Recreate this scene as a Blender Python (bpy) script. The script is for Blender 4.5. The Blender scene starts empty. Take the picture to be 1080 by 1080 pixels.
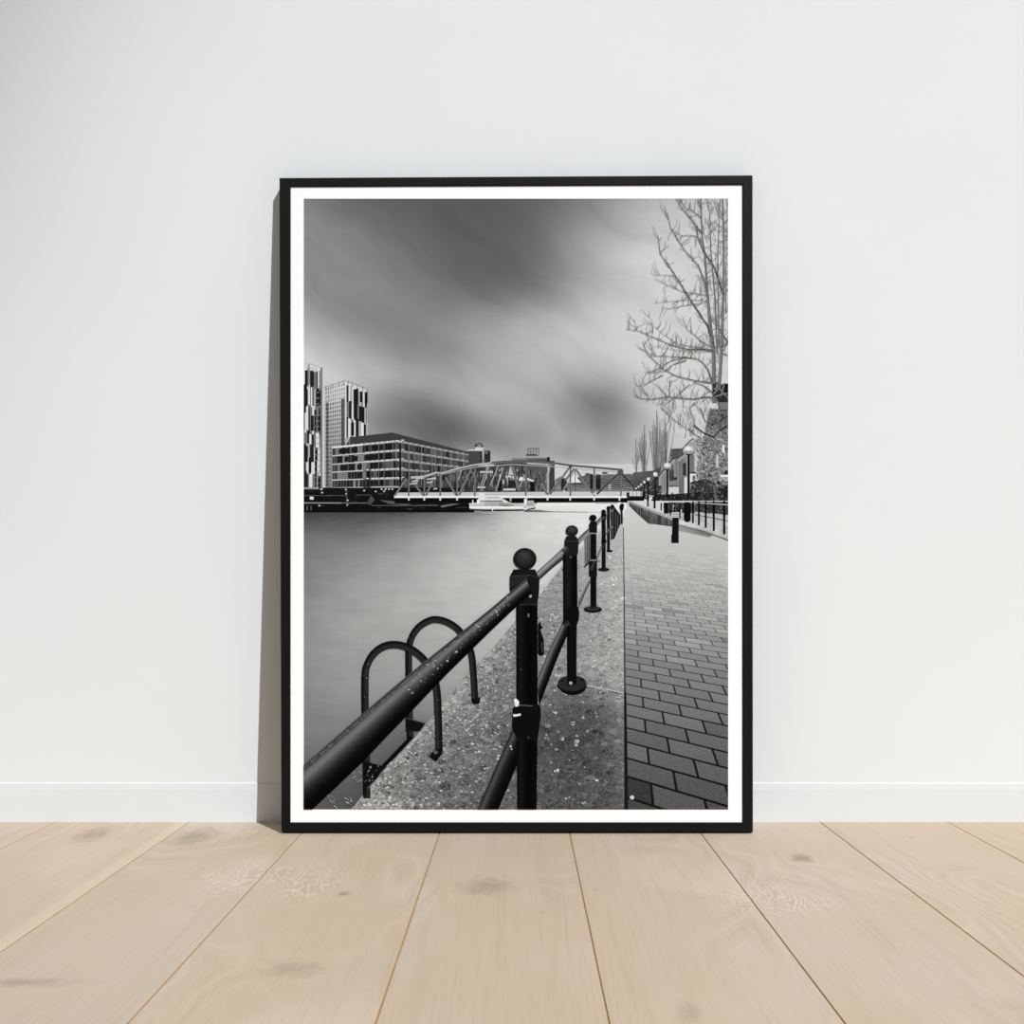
import bpy, bmesh, math, random
import numpy as np
from mathutils import Vector, Matrix

# ------------------------------------------------------------------ basics
scene = bpy.context.scene
COL = scene.collection
R = random.Random(11)


def s2l(v):
    v = max(0.0, min(1.0, v))
    return v / 12.92 if v <= 0.04045 else ((v + 0.055) / 1.055) ** 2.4


def rgb(r, g, b):
    return (s2l(r / 255), s2l(g / 255), s2l(b / 255), 1.0)


def link(o, parent=None):
    COL.objects.link(o)
    if parent is not None:
        o.parent = parent
    return o


def mesh_object(name, bm, mat, parent=None):
    me = bpy.data.meshes.new(name)
    bm.to_mesh(me)
    bm.free()
    me.materials.append(mat)
    return link(bpy.data.objects.new(name, me), parent)


class NT:
    """small node-tree helper"""

    def __init__(self, name, rough=0.6, spec=0.3):
        self.m = bpy.data.materials.new(name)
        self.m.use_nodes = True
        self.t = self.m.node_tree
        self.b = self.t.nodes['Principled BSDF']
        self.b.inputs['Roughness'].default_value = rough
        self.b.inputs['Specular IOR Level'].default_value = spec

    def n(self, kind, **kw):
        nd = self.t.nodes.new(kind)
        for k, v in kw.items():
            setattr(nd, k, v)
        return nd

    def put(self, sock, v):
        if hasattr(v, 'is_output'):
            self.t.links.new(v, sock)
        else:
            sock.default_value = v

    def math(self, op, a, b=0.0, clamp=False):
        nd = self.n('ShaderNodeMath', operation=op, use_clamp=clamp)
        self.put(nd.inputs[0], a)
        self.put(nd.inputs[1], b)
        return nd.outputs[0]

    def vmath(self, op, a, b=(0, 0, 0)):
        nd = self.n('ShaderNodeVectorMath', operation=op)
        self.put(nd.inputs[0], a)
        self.put(nd.inputs[1], b)
        return nd.outputs['Value'] if op in ('LENGTH', 'DOT_PRODUCT') else nd.outputs['Vector']

    def noise(self, vec, scale, detail=3.0, rough=0.55, dist=0.0):
        nd = self.n('ShaderNodeTexNoise')
        self.put(nd.inputs['Vector'], vec)
        nd.inputs['Scale'].default_value = scale
        nd.inputs['Detail'].default_value = detail
        nd.inputs['Roughness'].default_value = rough
        nd.inputs['Distortion'].default_value = dist
        return nd.outputs['Fac']

    def ramp(self, fac, lo, hi, smooth=True):
        nd = self.n('ShaderNodeMapRange', interpolation_type='SMOOTHSTEP' if smooth else 'LINEAR')
        self.put(nd.inputs['Value'], fac)
        nd.inputs['From Min'].default_value = lo
        nd.inputs['From Max'].default_value = hi
        return nd.outputs['Result']

    def mix(self, fac, a, b, mode='MIX'):
        nd = self.n('ShaderNodeMix', data_type='RGBA', blend_type=mode)
        self.put(nd.inputs['Factor'], fac)
        self.put(nd.inputs['A'], a)
        self.put(nd.inputs['B'], b)
        return nd.outputs['Result']

    def base(self, v):
        self.put(self.b.inputs['Base Color'], v)

    def bump(self, h, strength, dist):
        nd = self.n('ShaderNodeBump')
        nd.inputs['Strength'].default_value = strength
        nd.inputs['Distance'].default_value = dist
        self.put(nd.inputs['Height'], h)
        self.t.links.new(nd.outputs['Normal'], self.b.inputs['Normal'])


# ------------------------------------------------------------------ view geometry
FOC = 1500.0            # focal length in pixels of a 1080 px wide frame (50 mm lens)
DIST = 1.5              # lens to the plane of the framed print
VX, VY = 548.0, 627.0   # where the floor boards meet
FT = 0.018              # frame depth
MM = DIST / FOC
BB = 0.0016              # baseboard thickness


def setup(theta):
    c, s = math.cos(theta), math.sin(theta)
    yc = VY + FOC * math.tan(theta)
    fwd, up = Vector((0, c, -s)), Vector((0, s, c))
    bot = fwd * DIST - up * ((877.8 - yc) * MM)
    back = bot + fwd * FT
    H = -back.z                                # the lower back edge stands on the floor
    d = fwd - up * ((867.0 - yc) / FOC)
    wall = d.y * (H / -d.z)
    top = fwd * (DIST + FT) - up * ((186.5 - yc) * MM)
    return c, s, yc, fwd, up, H, wall, top.y - (wall + BB)


lo, hi = 0.02, 0.2
for _ in range(50):
    mid = (lo + hi) / 2
    if setup(mid)[-1] > -0.0004:
        hi = mid
    else:
        lo = mid
TH = lo
CT, ST, YC, FWD, UP, H, YB, _g = setup(TH)
YW = YB + BB
EYE = Vector((0, 0, H))

cam = bpy.data.cameras.new('camera')
cam.sensor_width = 36.0
cam.lens = 36.0 * FOC / 1080
cam.shift_x = -(VX - 540) / 1080
cam.shift_y = (YC - 540) / 1080
cam.clip_start = 0.01
co = link(bpy.data.objects.new('camera', cam))
co.location = EYE
co.rotation_euler = (math.pi / 2 - TH, 0, 0)
scene.camera = co

# ------------------------------------------------------------------ room materials
w = NT('white_wall_paint', 0.85, 0.15)
tc = w.n('ShaderNodeTexCoord').outputs['Object']
nz = w.noise(tc, 2.2, 3)
w.base(w.mix(w.ramp(nz, 0.3, 0.7), rgb(231, 234, 236), rgb(234, 236, 237)))
w.bump(w.noise(tc, 500, 2), 0.05, 0.0004)
M_WALL = w.m

w = NT('white_skirting_paint', 0.6, 0.3)
tc = w.n('ShaderNodeTexCoord').outputs['Object']
w.base(w.mix(w.noise(tc, 3, 2), rgb(227, 230, 233), rgb(230, 233, 235)))
M_BASE = w.m


def floor_pt(px, py):
    d = FWD - UP * ((py - YC) / FOC) + Vector(((px - VX) / FOC, 0, 0))
    t = H / -d.z
    return d.x * t, d.y * t


w = NT('pale_oak_boards', 0.55, 0.25)
tc = w.n('ShaderNodeTexCoord').outputs['Object']
sx = w.n('ShaderNodeSeparateXYZ')
w.t.links.new(tc, sx.inputs[0])
X, Y = sx.outputs['X'], sx.outputs['Y']
at = w.n('ShaderNodeAttribute', attribute_name='board')
pid = at.outputs['Fac']


def comb(x, y, z=0.0):
    nd = w.n('ShaderNodeCombineXYZ')
    w.put(nd.inputs[0], x)
    w.put(nd.inputs[1], y)
    w.put(nd.inputs[2], z)
    return nd.outputs[0]


zoff = w.math('MULTIPLY', pid, 7.3)
# knots: (px, py, size across mm, size along mm, darkness)
KN = [(845, 905, 13, 26, 1.0), (205, 882, 22, 66, .75), (98, 880, 20, 60, .75), (514, 935, 27, 44, .62),
      (362, 943, 6, 12, .9), (310, 1022, 26, 24, .5), (960, 883, 4, 10, .6), (765, 941, 5, 6, .35),
      (572, 962, 4, 4, .45), (20, 1036, 44, 13, .6), (628, 938, 4, 5, .4), (725, 1068, 9, 26, .45), (1010, 915, 22, 26, .2)]
dark = None
phase = None
for (px, py, rx, ry, dk) in KN:
    kx, ky = floor_pt(px, py)
    dx = w.math('MULTIPLY', w.math('SUBTRACT', X, kx), 1000 / rx)
    dy = w.math('MULTIPLY', w.math('SUBTRACT', Y, ky), 1000 / ry)
    r = w.vmath('LENGTH', comb(dx, dy))
    r2 = w.math('ADD', r, w.math('MULTIPLY', w.math('SUBTRACT', w.noise(tc, 90, 2), 0.5), 1.5))
    k = w.math('MULTIPLY', w.math('SUBTRACT', 1.0, w.ramp(r2, 0.1, 1.25)), dk)
    dark = k if dark is None else w.math('MAXIMUM', dark, k)
    e = w.math('MULTIPLY', w.math('DIVIDE', 1.0, w.math('ADD', 1.0, w.math('MULTIPLY', r, r))), 0.13 if rx > 8 else 0.05)
    phase = e if phase is None else w.math('ADD', phase, e)
# cathedral figure: contour lines of a slow field, bent around the knots
slow = w.noise(comb(w.math('MULTIPLY', X, 7.0), w.math('MULTIPLY', Y, 1.5), zoff), 1.0, 2.0, .45, .3)
field = w.math('ADD', w.math('ADD', slow, phase), w.math('MULTIPLY', w.noise(comb(w.math('MULTIPLY', X, 60), w.math('MULTIPLY', Y, 16), zoff), 1, 2), .025))
lines = w.math('SINE', w.math('MULTIPLY', field, 120.0))
mask = w.ramp(w.noise(comb(w.math('MULTIPLY', X, 5), w.math('MULTIPLY', Y, 2.6), w.math('ADD', zoff, 3.1)), 1, 1), .46, .66)
fib = w.noise(comb(w.math('MULTIPLY', X, 420), w.math('MULTIPLY', Y, 9), zoff), 1, 3, .6)
fib2 = w.noise(comb(w.math('MULTIPLY', X, 60), w.math('MULTIPLY', Y, 2.5), zoff), 1, 3, .6, .6)
blot = w.noise(comb(w.math('MULTIPLY', X, 8), w.math('MULTIPLY', Y, 2.6), zoff), 1, 3, .5, .5)
c = w.mix(w.ramp(blot, .3, .7), rgb(200, 180, 156), rgb(202, 184, 167))
c = w.mix(w.ramp(w.noise(comb(w.math('MULTIPLY', X, 6), w.math('MULTIPLY', Y, 3.4), w.math('ADD', zoff, 9)), 1, 2, .5, .4), .54, .72), c, rgb(209, 192, 173))
c = w.mix(w.math('MULTIPLY', w.ramp(fib2, .50, .72), .30), c, rgb(186, 164, 138))
c = w.mix(w.math('MULTIPLY', w.ramp(fib, .45, .75), .2), c, rgb(168, 143, 115))
c = w.mix(w.math('MULTIPLY', w.ramp(lines, .55, 1.0), w.math('MULTIPLY', w.math('ADD', mask, .02), .2)), c, rgb(222, 208, 190))
c = w.mix(w.math('MULTIPLY', w.ramp(w.math('MULTIPLY', lines, -1), .5, 1.0), w.math('MULTIPLY', w.math('ADD', mask, .1), .14)), c, rgb(168, 145, 118))
c = w.mix(w.math('MULTIPLY', dark, .62), c, rgb(126, 112, 98))
# fine combed figure in three places, a pale sapwood edge along one board
m3 = None
for (px, py, rx, ry) in ((262, 925, 60, 90), (330, 930, 40, 110), (822, 950, 60, 80)):
    kx, ky = floor_pt(px, py)
    r = w.vmath('LENGTH', comb(w.math('MULTIPLY', w.math('SUBTRACT', X, kx), 1000 / rx), w.math('MULTIPLY', w.math('SUBTRACT', Y, ky), 1000 / ry)))
    g = w.math('SUBTRACT', 1.0, w.ramp(r, .3, 1.1))
    m3 = g if m3 is None else w.math('MAXIMUM', m3, g)
f3 = w.math('ADD', w.math('MULTIPLY', X, 14.0), w.math('MULTIPLY', w.noise(comb(w.math('MULTIPLY', X, 26), w.math('MULTIPLY', Y, 11), zoff), 1, 3, .5, .6), 1.3))
l3 = w.math('SINE', w.math('MULTIPLY', f3, 62.0))
c = w.mix(w.math('MULTIPLY', w.math('MULTIPLY', m3, w.ramp(l3, .1, 1.0)), .5), c, rgb(228, 214, 198))
c = w.mix(w.math('MULTIPLY', w.math('MULTIPLY', m3, w.ramp(l3, -.1, -1.0)), .12), c, rgb(160, 140, 118))
sx1 = floor_pt(181, 880)[0]
c = w.mix(w.math('MULTIPLY', w.math('MULTIPLY', w.ramp(X, sx1 - .016, sx1 - .011), w.ramp(X, sx1 + .001, sx1)), .6), c, rgb(216, 199, 174))
tint = w.math('FRACT', w.math('MULTIPLY', pid, 3.77))
c = w.mix(w.math('MULTIPLY', tint, .12), c, rgb(214, 190, 158))
w.base(c)
w.bump(w.math('ADD', fib, w.math('MULTIPLY', lines, .2)), .06, .0005)
M_FLOOR = w.m

w = NT('board_gap', 0.8, 0.1)
tc = w.n('ShaderNodeTexCoord').outputs['Object']
w.base(w.mix(w.noise(tc, 30, 2), rgb(168, 134, 90), rgb(198, 166, 120)))
M_GAP = w.m

# ------------------------------------------------------------------ room
X0, X1 = -1.9, 2.1


def box(bm, x0, x1, y0, y1, z0, z1):
    vs = [bm.verts.new(p) for p in ((x0, y0, z0), (x1, y0, z0), (x1, y1, z0), (x0, y1, z0),
                                    (x0, y0, z1), (x1, y0, z1), (x1, y1, z1), (x0, y1, z1))]
    for f in ((3, 2, 1, 0), (4, 5, 6, 7), (0, 1, 5, 4), (1, 2, 6, 5), (2, 3, 7, 6), (3, 0, 4, 7)):
        bm.faces.new([vs[i] for i in f])
    return vs


bm = bmesh.new()
box(bm, X0, X1, YW, YW + 0.1, 0, 2.4)
wall = mesh_object('wall_back', bm, M_WALL)
wall['kind'] = 'structure'

bm = bmesh.new()
prof = [(YW, 0), (YB, 0), (YB, 0.0362), (YB + 0.0005, 0.0430), (YW, 0.0440)]
a = [bm.verts.new((X0, y, z)) for y, z in prof]
b = [bm.verts.new((X1, y, z)) for y, z in prof]
for i in range(len(prof)):
    j = (i + 1) % len(prof)
    bm.faces.new((a[i], a[j], b[j], b[i]))
bm.faces.new(a[::-1])
bm.faces.new(b)
bmesh.ops.recalc_face_normals(bm, faces=bm.faces)
bb = mesh_object('baseboard_back', bm, M_BASE)
bb['kind'] = 'structure'

# floor: long boards running away from the lens, a fine open joint between them
SEAM = [floor_pt(px, 880)[0] for px in (32, 181, 317, 463, 601, 740, 882)]
pw = (SEAM[-1] - SEAM[0]) / (len(SEAM) - 1)
while SEAM[0] > X0 + pw:
    SEAM.insert(0, SEAM[0] - pw)
while SEAM[-1] < X1 - pw:
    SEAM.append(SEAM[-1] + pw)
SEAM = [X0] + SEAM + [X1]
bm = bmesh.new()
lay = bm.faces.layers.float.new('board')
GAPW = [.0004, .0004, .0006, .0004, .0005, .0007, .0006]
YF = 0.25
for i in range(len(SEAM) - 1):
    n0 = len(bm.faces)
    g0, g1 = R.choice(GAPW), R.choice(GAPW)
    x0 = SEAM[i] + g0 * .5
    x1 = SEAM[i + 1] - g1 * .5
    bv = .0006
    pr = [(x0, -.012), (x0, -bv), (x0 + bv * .7, 0), (x1 - bv * .7, 0), (x1, -bv), (x1, -.012)]
    A = [bm.verts.new((x, YF, z)) for x, z in pr]
    B = [bm.verts.new((x, YW, z)) for x, z in pr]
    for k in range(6):
        j = (k + 1) % 6
        f = bm.faces.new((A[k], A[j], B[j], B[k]))
        f.material_index = 0 if k == 2 else (1 if k < 5 else 1)
    bm.faces.new(A[::-1]).material_index = 0
    bm.faces.new(B).material_index = 0
    bm.faces.ensure_lookup_table()
    for f in bm.faces[n0:]:
        f[lay] = (i * 0.618) % 1.0
box(bm, X0, X1, YF, YW, -.03, -.0009)
bm.faces.ensure_lookup_table()
for f in bm.faces[-6:]:
    f.material_index = 1
bmesh.ops.recalc_face_normals(bm, faces=bm.faces)
fl = mesh_object('floor', bm, M_FLOOR)
fl.data.materials.append(M_GAP)
fl['kind'] = 'structure'

# ------------------------------------------------------------------ framed print
# local axes of the print: x right, z up (along the tilted face), y into the wall, origin at the foot
FOOT = EYE + FWD * DIST - UP * ((877.8 - YC) * MM) + Vector(((545 - VX) * MM, 0, 0))
root = link(bpy.data.objects.new('framed_print', None))
root.empty_display_size = 0.1
# rotate so local z = UP and local y = FWD, empty placed at the foot on the floor
base_shift = Vector((0, FT, 0))
root.rotation_euler = (-TH, 0, 0)
root.location = FOOT + FWD * FT
root['label'] = 'black framed black-and-white canal photograph leaning against the white wall'
root['category'] = 'framed picture'


def L(px, py, d=0.0):
    """a point of the print: millimetre grid of the sheet, d = depth behind the front face"""
    return ((px - 545) * MM, d - FT, (877.8 - py) * MM)


w = NT('black_painted_wood', 0.5, 0.12)
tc = w.n('ShaderNodeTexCoord').outputs['Object']
w.base(w.mix(w.noise(w.vmath('MULTIPLY', tc, (40, 40, 40)), 1, 3), rgb(16, 15, 15), rgb(22, 21, 20)))
M_FRAME = w.m
w = NT('white_mat_board', 0.9, 0.0)
tc = w.n('ShaderNodeTexCoord').outputs['Object']
w.base(w.mix(w.noise(tc, 60, 2), (.965, .965, .965, 1), (.975, .975, .975, 1)))
M_MAT = w.m
w = NT('brown_backing', 0.9, 0.1)
tc = w.n('ShaderNodeTexCoord').outputs['Object']
w.base(w.mix(w.noise(tc, 80, 2), rgb(120, 92, 62), rgb(140, 110, 78)))
M_BACK = w.m

OUT = [(294.6, 187.4), (793.8, 184.6), (794.2, 877.8), (296.6, 877.8)]
INN = [(306.4, 196.8), (783.2, 194.6), (783.2, 867.4), (306.2, 867.4)]
for i in range(4):
    j = (i + 1) % 4
    o0, o1, i1, i0 = OUT[i], OUT[j], INN[j], INN[i]
    bm = bmesh.new()

    def mixp(p, q, t):
        return (p[0] + (q[0] - p[0]) * t, p[1] + (q[1] - p[1]) * t)
    # profile across the rail (t from outer to inner, depth behind face); mitred ends follow the corners
    pr = [(0, FT), (0, .0009), (.09, 0), (.90, 0), (1, .0007), (1, .0025), (1, FT)]
    A = [bm.verts.new(L(*mixp(o0, i0, t), d)) for t, d in pr]
    B = [bm.verts.new(L(*mixp(o1, i1, t), d)) for t, d in pr]
    for k in range(len(pr)):
        m = (k + 1) % len(pr)
        bm.faces.new((A[k], A[m], B[m], B[k]))
    bm.faces.new(A[::-1])
    bm.faces.new(B)
    bmesh.ops.recalc_face_normals(bm, faces=bm.faces)
    mesh_object('frame_rail', bm, M_FRAME, root)

# mat with its window
D_MAT, D_PIC = .0018, .0022
PX0, PX1, PY0, PY1 = 320.0, 768.2, 208.9, 853.9
bm = bmesh.new()
WIN = [(PX0, PY0), (PX1, PY0), (PX1, PY1), (PX0, PY1)]
O2 = [(INN[0][0] - .0, INN[0][1]), (INN[1][0], INN[1][1]), INN[2], INN[3]]
va = [bm.verts.new(L(x, y, D_MAT)) for x, y in O2]
vb = [bm.verts.new(L(x, y, D_MAT)) for x, y in WIN]
vc = [bm.verts.new(L(x, y, D_PIC + .0002)) for x, y in WIN]
vd = [bm.verts.new(L(x, y, D_PIC + .0002)) for x, y in O2]
for i in range(4):
    j = (i + 1) % 4
    bm.faces.new((va[i], va[j], vb[j], vb[i]))
    bm.faces.new((vb[i], vb[j], vc[j], vc[i]))
    bm.faces.new((vc[i], vc[j], vd[j], vd[i]))
    bm.faces.new((vd[i], vd[j], va[j], va[i]))
bmesh.ops.recalc_face_normals(bm, faces=bm.faces)
mo = mesh_object('mat_border', bm, M_MAT, root)
mo['label'] = 'plain white border around the photograph'

bm = bmesh.new()
vf = [bm.verts.new(L(x, y, .0045)) for x, y in INN]
vk = [bm.verts.new(L(x, y, .0075)) for x, y in INN]
bm.faces.new(vf)
bm.faces.new(vk[::-1])
for i in range(4):
    j = (i + 1) % 4
    bm.faces.new((vf[i], vf[j], vk[j], vk[i]))
bmesh.ops.recalc_face_normals(bm, faces=bm.faces)
mesh_object('backing_board', bm, M_BACK, root)

# ------------------------------------------------------------------ the photograph (one flat printed sheet)
INK = 0.965          # reflectance of the brightest ink-free paper
STEP = .0000065      # thickness of a film of ink


class Sheet:
    def __init__(self):
        self.v, self.f, self.tone, self.uv, self.mi = [], [], [], [], []
        self.layer = 0

    def up(self):
        self.layer += 1

    def poly(self, pts, mat=0):
        """pts: (x, y, tone[, u, v]); clipped to the sheet"""
        P = [tuple(p) if len(p) == 5 else (p[0], p[1], p[2], p[0], p[1]) for p in pts]
        for ax, lim, sg in ((0, PX0, 1), (0, PX1, -1), (1, PY0, 1), (1, PY1, -1)):
            Q = []
            for i in range(len(P)):
                a, b = P[i - 1], P[i]
                da, db = (a[ax] - lim) * sg, (b[ax] - lim) * sg
                if (da >= 0) != (db >= 0):
                    t = da / (da - db)
                    Q.append(tuple(a[k] + (b[k] - a[k]) * t for k in range(5)))
                if db >= 0:
                    Q.append(b)
            P = Q
            if len(P) < 3:
                return
        n = len(self.v)
        d = D_PIC - self.layer * STEP
        for p in P:
            self.v.append(L(p[0], p[1], d))
            self.tone.append(p[2])
            self.uv.append((p[3], p[4]))
        self.f.append(list(range(n, n + len(P))))
        self.mi.append(mat)

    def flat(self, pts, tone, mat=0):
        self.poly([(x, y, tone) for x, y in pts], mat)

    def rect(self, x0, y0, x1, y1, tone, mat=0):
        self.flat([(x0, y0), (x1, y0), (x1, y1), (x0, y1)], tone, mat)

    def vgrad(self, x0, y0, x1, y1, t0, t1, mat=0):
        self.poly([(x0, y0, t0), (x1, y0, t0), (x1, y1, t1), (x0, y1, t1)], mat)

    def hgrad(self, pts_l, pts_r, tones, mat=0):
        self.ribbon(pts_l, pts_r, tones, mat)

    def ribbon(self, A, B, tones, mat=0):
        """A and B: two edges with the same number of points; tones run from A to B"""
        n = len(tones) - 1
        if n == 0:
            tones, n = [tones[0], tones[0]], 1
        for i in range(len(A) - 1):
            for k in range(n):
                s, t = k / n, (k + 1) / n

                def m(p, q, f):
                    return (p[0] + (q[0] - p[0]) * f, p[1] + (q[1] - p[1]) * f)
                a0, a1 = m(A[i], B[i], s), m(A[i], B[i], t)
                b0, b1 = m(A[i + 1], B[i + 1], s), m(A[i + 1], B[i + 1], t)
                self.poly([(*a0, tones[k]), (*a1, tones[k + 1]), (*b1, tones[k + 1]), (*b0, tones[k])], mat)

    def line(self, pts, w0, w1, tones, mat=0):
        """stroke along a polyline, width w0 -> w1"""
        if not isinstance(tones, (list, tuple)):
            tones = [tones]
        A, B = [], []
        n = len(pts)
        for i, (x, y) in enumerate(pts):
            p = pts[max(0, i - 1)]
            q = pts[min(n - 1, i + 1)]
            dx, dy = q[0] - p[0], q[1] - p[1]
            l = math.hypot(dx, dy) or 1
            h = (w0 + (w1 - w0) * i / max(1, n - 1)) / 2
            A.append((x - dy / l * h, y + dx / l * h))
            B.append((x + dy / l * h, y - dx / l * h))
        self.ribbon(A, B, list(tones), mat)

    def disc(self, cx, cy, rx, ry, tone, n=18, mat=0, hl=None):
        """ellipse; hl = (dx, dy, tone) makes the fan's hub an off-centre lighter point"""
        ring = [(cx + rx * math.cos(2 * math.pi * i / n), cy + ry * math.sin(2 * math.pi * i / n)) for i in range(n)]
        if hl is None:
            self.flat(ring, tone, mat)
        else:
            for i in range(n):
                a, b = ring[i], ring[(i + 1) % n]
                self.poly([(cx + hl[0], cy + hl[1], hl[2]), (*a, tone), (*b, tone)], mat)

    def blob(self, cx, cy, r, tone, mat=0, sq=1.0):
        n = R.randint(5, 8)
        a0 = R.random() * 6.28
        self.flat([(cx + r * R.uniform(.6, 1.15) * math.cos(a0 + 6.283 * i / n),
                    cy + sq * r * R.uniform(.6, 1.15) * math.sin(a0 + 6.283 * i / n)) for i in range(n)], tone, mat)


S = Sheet()
INKM, SKYM, WATM, CONM, BRIM, MOTM = range(6)


def tps(ctrl, reg=2.0):
    P = np.array([(c[0], c[1]) for c in ctrl], float) / 100.0
    T = np.array([c[2] for c in ctrl], float)

    def U(r2):
        return np.where(r2 > 1e-12, r2 * np.log(np.maximum(r2, 1e-12)), 0)
    n = len(P)
    K = U(((P[:, None] - P[None]) ** 2).sum(-1)) + np.eye(n) * reg * .01
    Q = np.hstack([np.ones((n, 1)), P])
    A = np.zeros((n + 3, n + 3))
    A[:n, :n], A[:n, n:], A[n:, :n] = K, Q, Q.T
    sol = np.linalg.solve(A, np.concatenate([T, np.zeros(3)]))

    def f(x, y):
        p = np.stack([np.asarray(x, float).ravel(), np.asarray(y, float).ravel()], 1) / 100.0
        r = U(((p[:, None] - P[None]) ** 2).sum(-1)) @ sol[:n] + sol[n] + p @ sol[n + 1:]
        return r.reshape(np.shape(x))
    return f


def grid(xs, ys, fn, mat, uvf=None):
    XX, YY = np.meshgrid(xs, ys)
    T = np.clip(fn(XX, YY), 0, 255)
    for j in range(len(ys) - 1):
        for i in range(len(xs) - 1):
            q = []
            for (jj, ii) in ((j, i), (j, i + 1), (j + 1, i + 1), (j + 1, i)):
                x, y = float(xs[ii]), float(ys[jj])
                u, v = uvf(x, y) if uvf else (x, y)
                q.append((x, y, float(T[jj, ii]), u, v))
            S.poly(q, mat)


# --- sky
SKY = [(320, 209, 128), (370, 209, 106), (420, 212, 95), (500, 212, 90), (580, 212, 106), (640, 212, 145), (700, 212, 182), (768, 212, 196),
       (320, 260, 140), (360, 260, 133), (400, 260, 122), (440, 262, 106), (480, 260, 94), (520, 260, 97), (560, 260, 104), (600, 260, 140), (640, 260, 172), (690, 260, 197), (768, 260, 206),
       (320, 310, 146), (360, 310, 140), (400, 310, 135), (440, 310, 128), (470, 310, 118), (510, 310, 110), (545, 310, 118), (580, 310, 138), (620, 310, 172), (660, 310, 195), (710, 310, 206), (768, 310, 208),
       (320, 335, 165), (345, 340, 150), (380, 340, 138), (420, 345, 133), (460, 340, 136), (500, 335, 146), (550, 335, 162), (600, 335, 182), (650, 340, 200), (720, 340, 208),
       (320, 355, 188), (350, 360, 172), (390, 375, 160), (430, 375, 142), (470, 370, 140), (510, 365, 160), (550, 370, 175), (600, 370, 188), (650, 370, 200), (720, 375, 208),
       (325, 385, 200), (360, 395, 196), (400, 400, 178), (440, 398, 160), (470, 400, 155), (505, 400, 166), (550, 400, 176), (590, 395, 176), (625, 400, 164), (660, 400, 182), (720, 410, 206),
       (395, 418, 160), (415, 420, 140), (440, 420, 132), (470, 425, 142), (500, 425, 164), (540, 425, 172), (580, 420, 166), (608, 420, 140), (635, 420, 128), (660, 425, 150), (690, 430, 192),
       (395, 440, 138), (420, 440, 118), (450, 438, 105), (480, 445, 108), (510, 445, 140), (540, 450, 156), (575, 440, 164), (605, 438, 148), (630, 440, 126), (655, 445, 146), (690, 450, 188),
       (395, 460, 145), (430, 455, 120), (470, 460, 100), (500, 465, 118), (530, 465, 132), (560, 462, 150), (590, 465, 166), (620, 462, 168), (645, 465, 158), (670, 465, 176), (720, 470, 200),
       (480, 478, 140), (510, 480, 168), (540, 477, 150), (570, 475, 160), (600, 478, 150), (630, 480, 158), (660, 485, 175), (720, 490, 205),
       (520, 490, 178), (600, 495, 200), (640, 500, 195), (690, 500, 205), (400, 490, 165), (340, 450, 190), (340, 500, 190), (768, 400, 206), (768, 460, 205), (768, 520, 205), (500, 530, 190)]
skyf = tps(SKY)
S.layer = 0
grid(np.arange(319, 772, 3.0), np.arange(208, 546, 3.0), skyf, SKYM)
S.up()
# --- water
T0 = random.Random(7)
WAT = [(320, 539, 62), (360, 539, 70), (410, 540, 78), (450, 540, 92), (490, 540, 120), (520, 541, 165), (560, 541, 205), (600, 541, 222), (645, 541, 226),
       (320, 548, 78), (360, 548, 86), (410, 548, 100), (450, 550, 122), (490, 550, 158), (530, 550, 190), (580, 550, 212), (630, 552, 222),
       (320, 565, 112), (360, 565, 116), (410, 565, 132), (450, 565, 156), (500, 565, 182), (540, 568, 198), (590, 570, 210),
       (320, 590, 124), (360, 592, 138), (410, 592, 158), (450, 590, 172), (500, 592, 190), (545, 592, 200), (585, 590, 206),
       (320, 620, 134), (360, 622, 152), (410, 625, 168), (450, 625, 178), (500, 625, 190), (540, 630, 196),
       (320, 660, 142), (360, 660, 156), (410, 660, 166), (450, 660, 172), (500, 660, 182), (530, 665, 184),
       (320, 700, 142), (360, 700, 152), (410, 705, 156), (450, 705, 160), (490, 700, 168),
       (320, 740, 132), (360, 740, 142), (410, 745, 138), (450, 745, 138), (320, 775, 120), (360, 775, 124), (410, 775, 110), (430, 775, 100),
       (320, 810, 105), (360, 815, 100), (395, 815, 88), (345, 850, 84), (370, 850, 80), (320, 850, 90)]
watf = tps(WAT)
grid(np.arange(319, 664, 3.0), np.concatenate([np.arange(536, 560, 1.5), np.arange(560, 858, 3.0)]), watf, WATM)
S.up()

for i in range(150):
    y = 538 + 22 * T0.random() ** 1.8
    x = T0.uniform(320, 520)
    l = T0.uniform(6, 26)
    S.line([(x, y), (x + l * .5, y - .2), (x + l, y - .3)], .9, .1, float(np.clip(watf(np.array([x + l / 2]), np.array([y]))[0] * T0.uniform(.86, 1.06), 0, 255)), WATM)
    if i % 50 == 49:
        S.up()
# --- far bank on the left and office blocks
def strips(x0, x1, ytop, ybot, bands, seed, wmin=1.6, wmax=4.2, sl=0.0, tones=(30, 30, 45, 115, 170, 218, 222)):
    """tower front: storeys of staggered upright panels"""
    q = random.Random(seed)
    y = ytop
    for b in bands:
        yb = min(ybot, y + b)
        x = x0
        last = None
        while x < x1 - .3:
            wd = min(x1 - x, q.uniform(wmin, wmax))
            t = q.choice(tones)
            while last is not None and abs(t - last) < 40:
                t = q.choice(tones)
            last = t
            o = q.uniform(-2.2, 2.2)
            k = sl * (x - x0)
            S.rect(x, y + k + o, x + wd, yb + k + 2.0, t)
            x += wd
        y = yb
        S.up()


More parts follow.
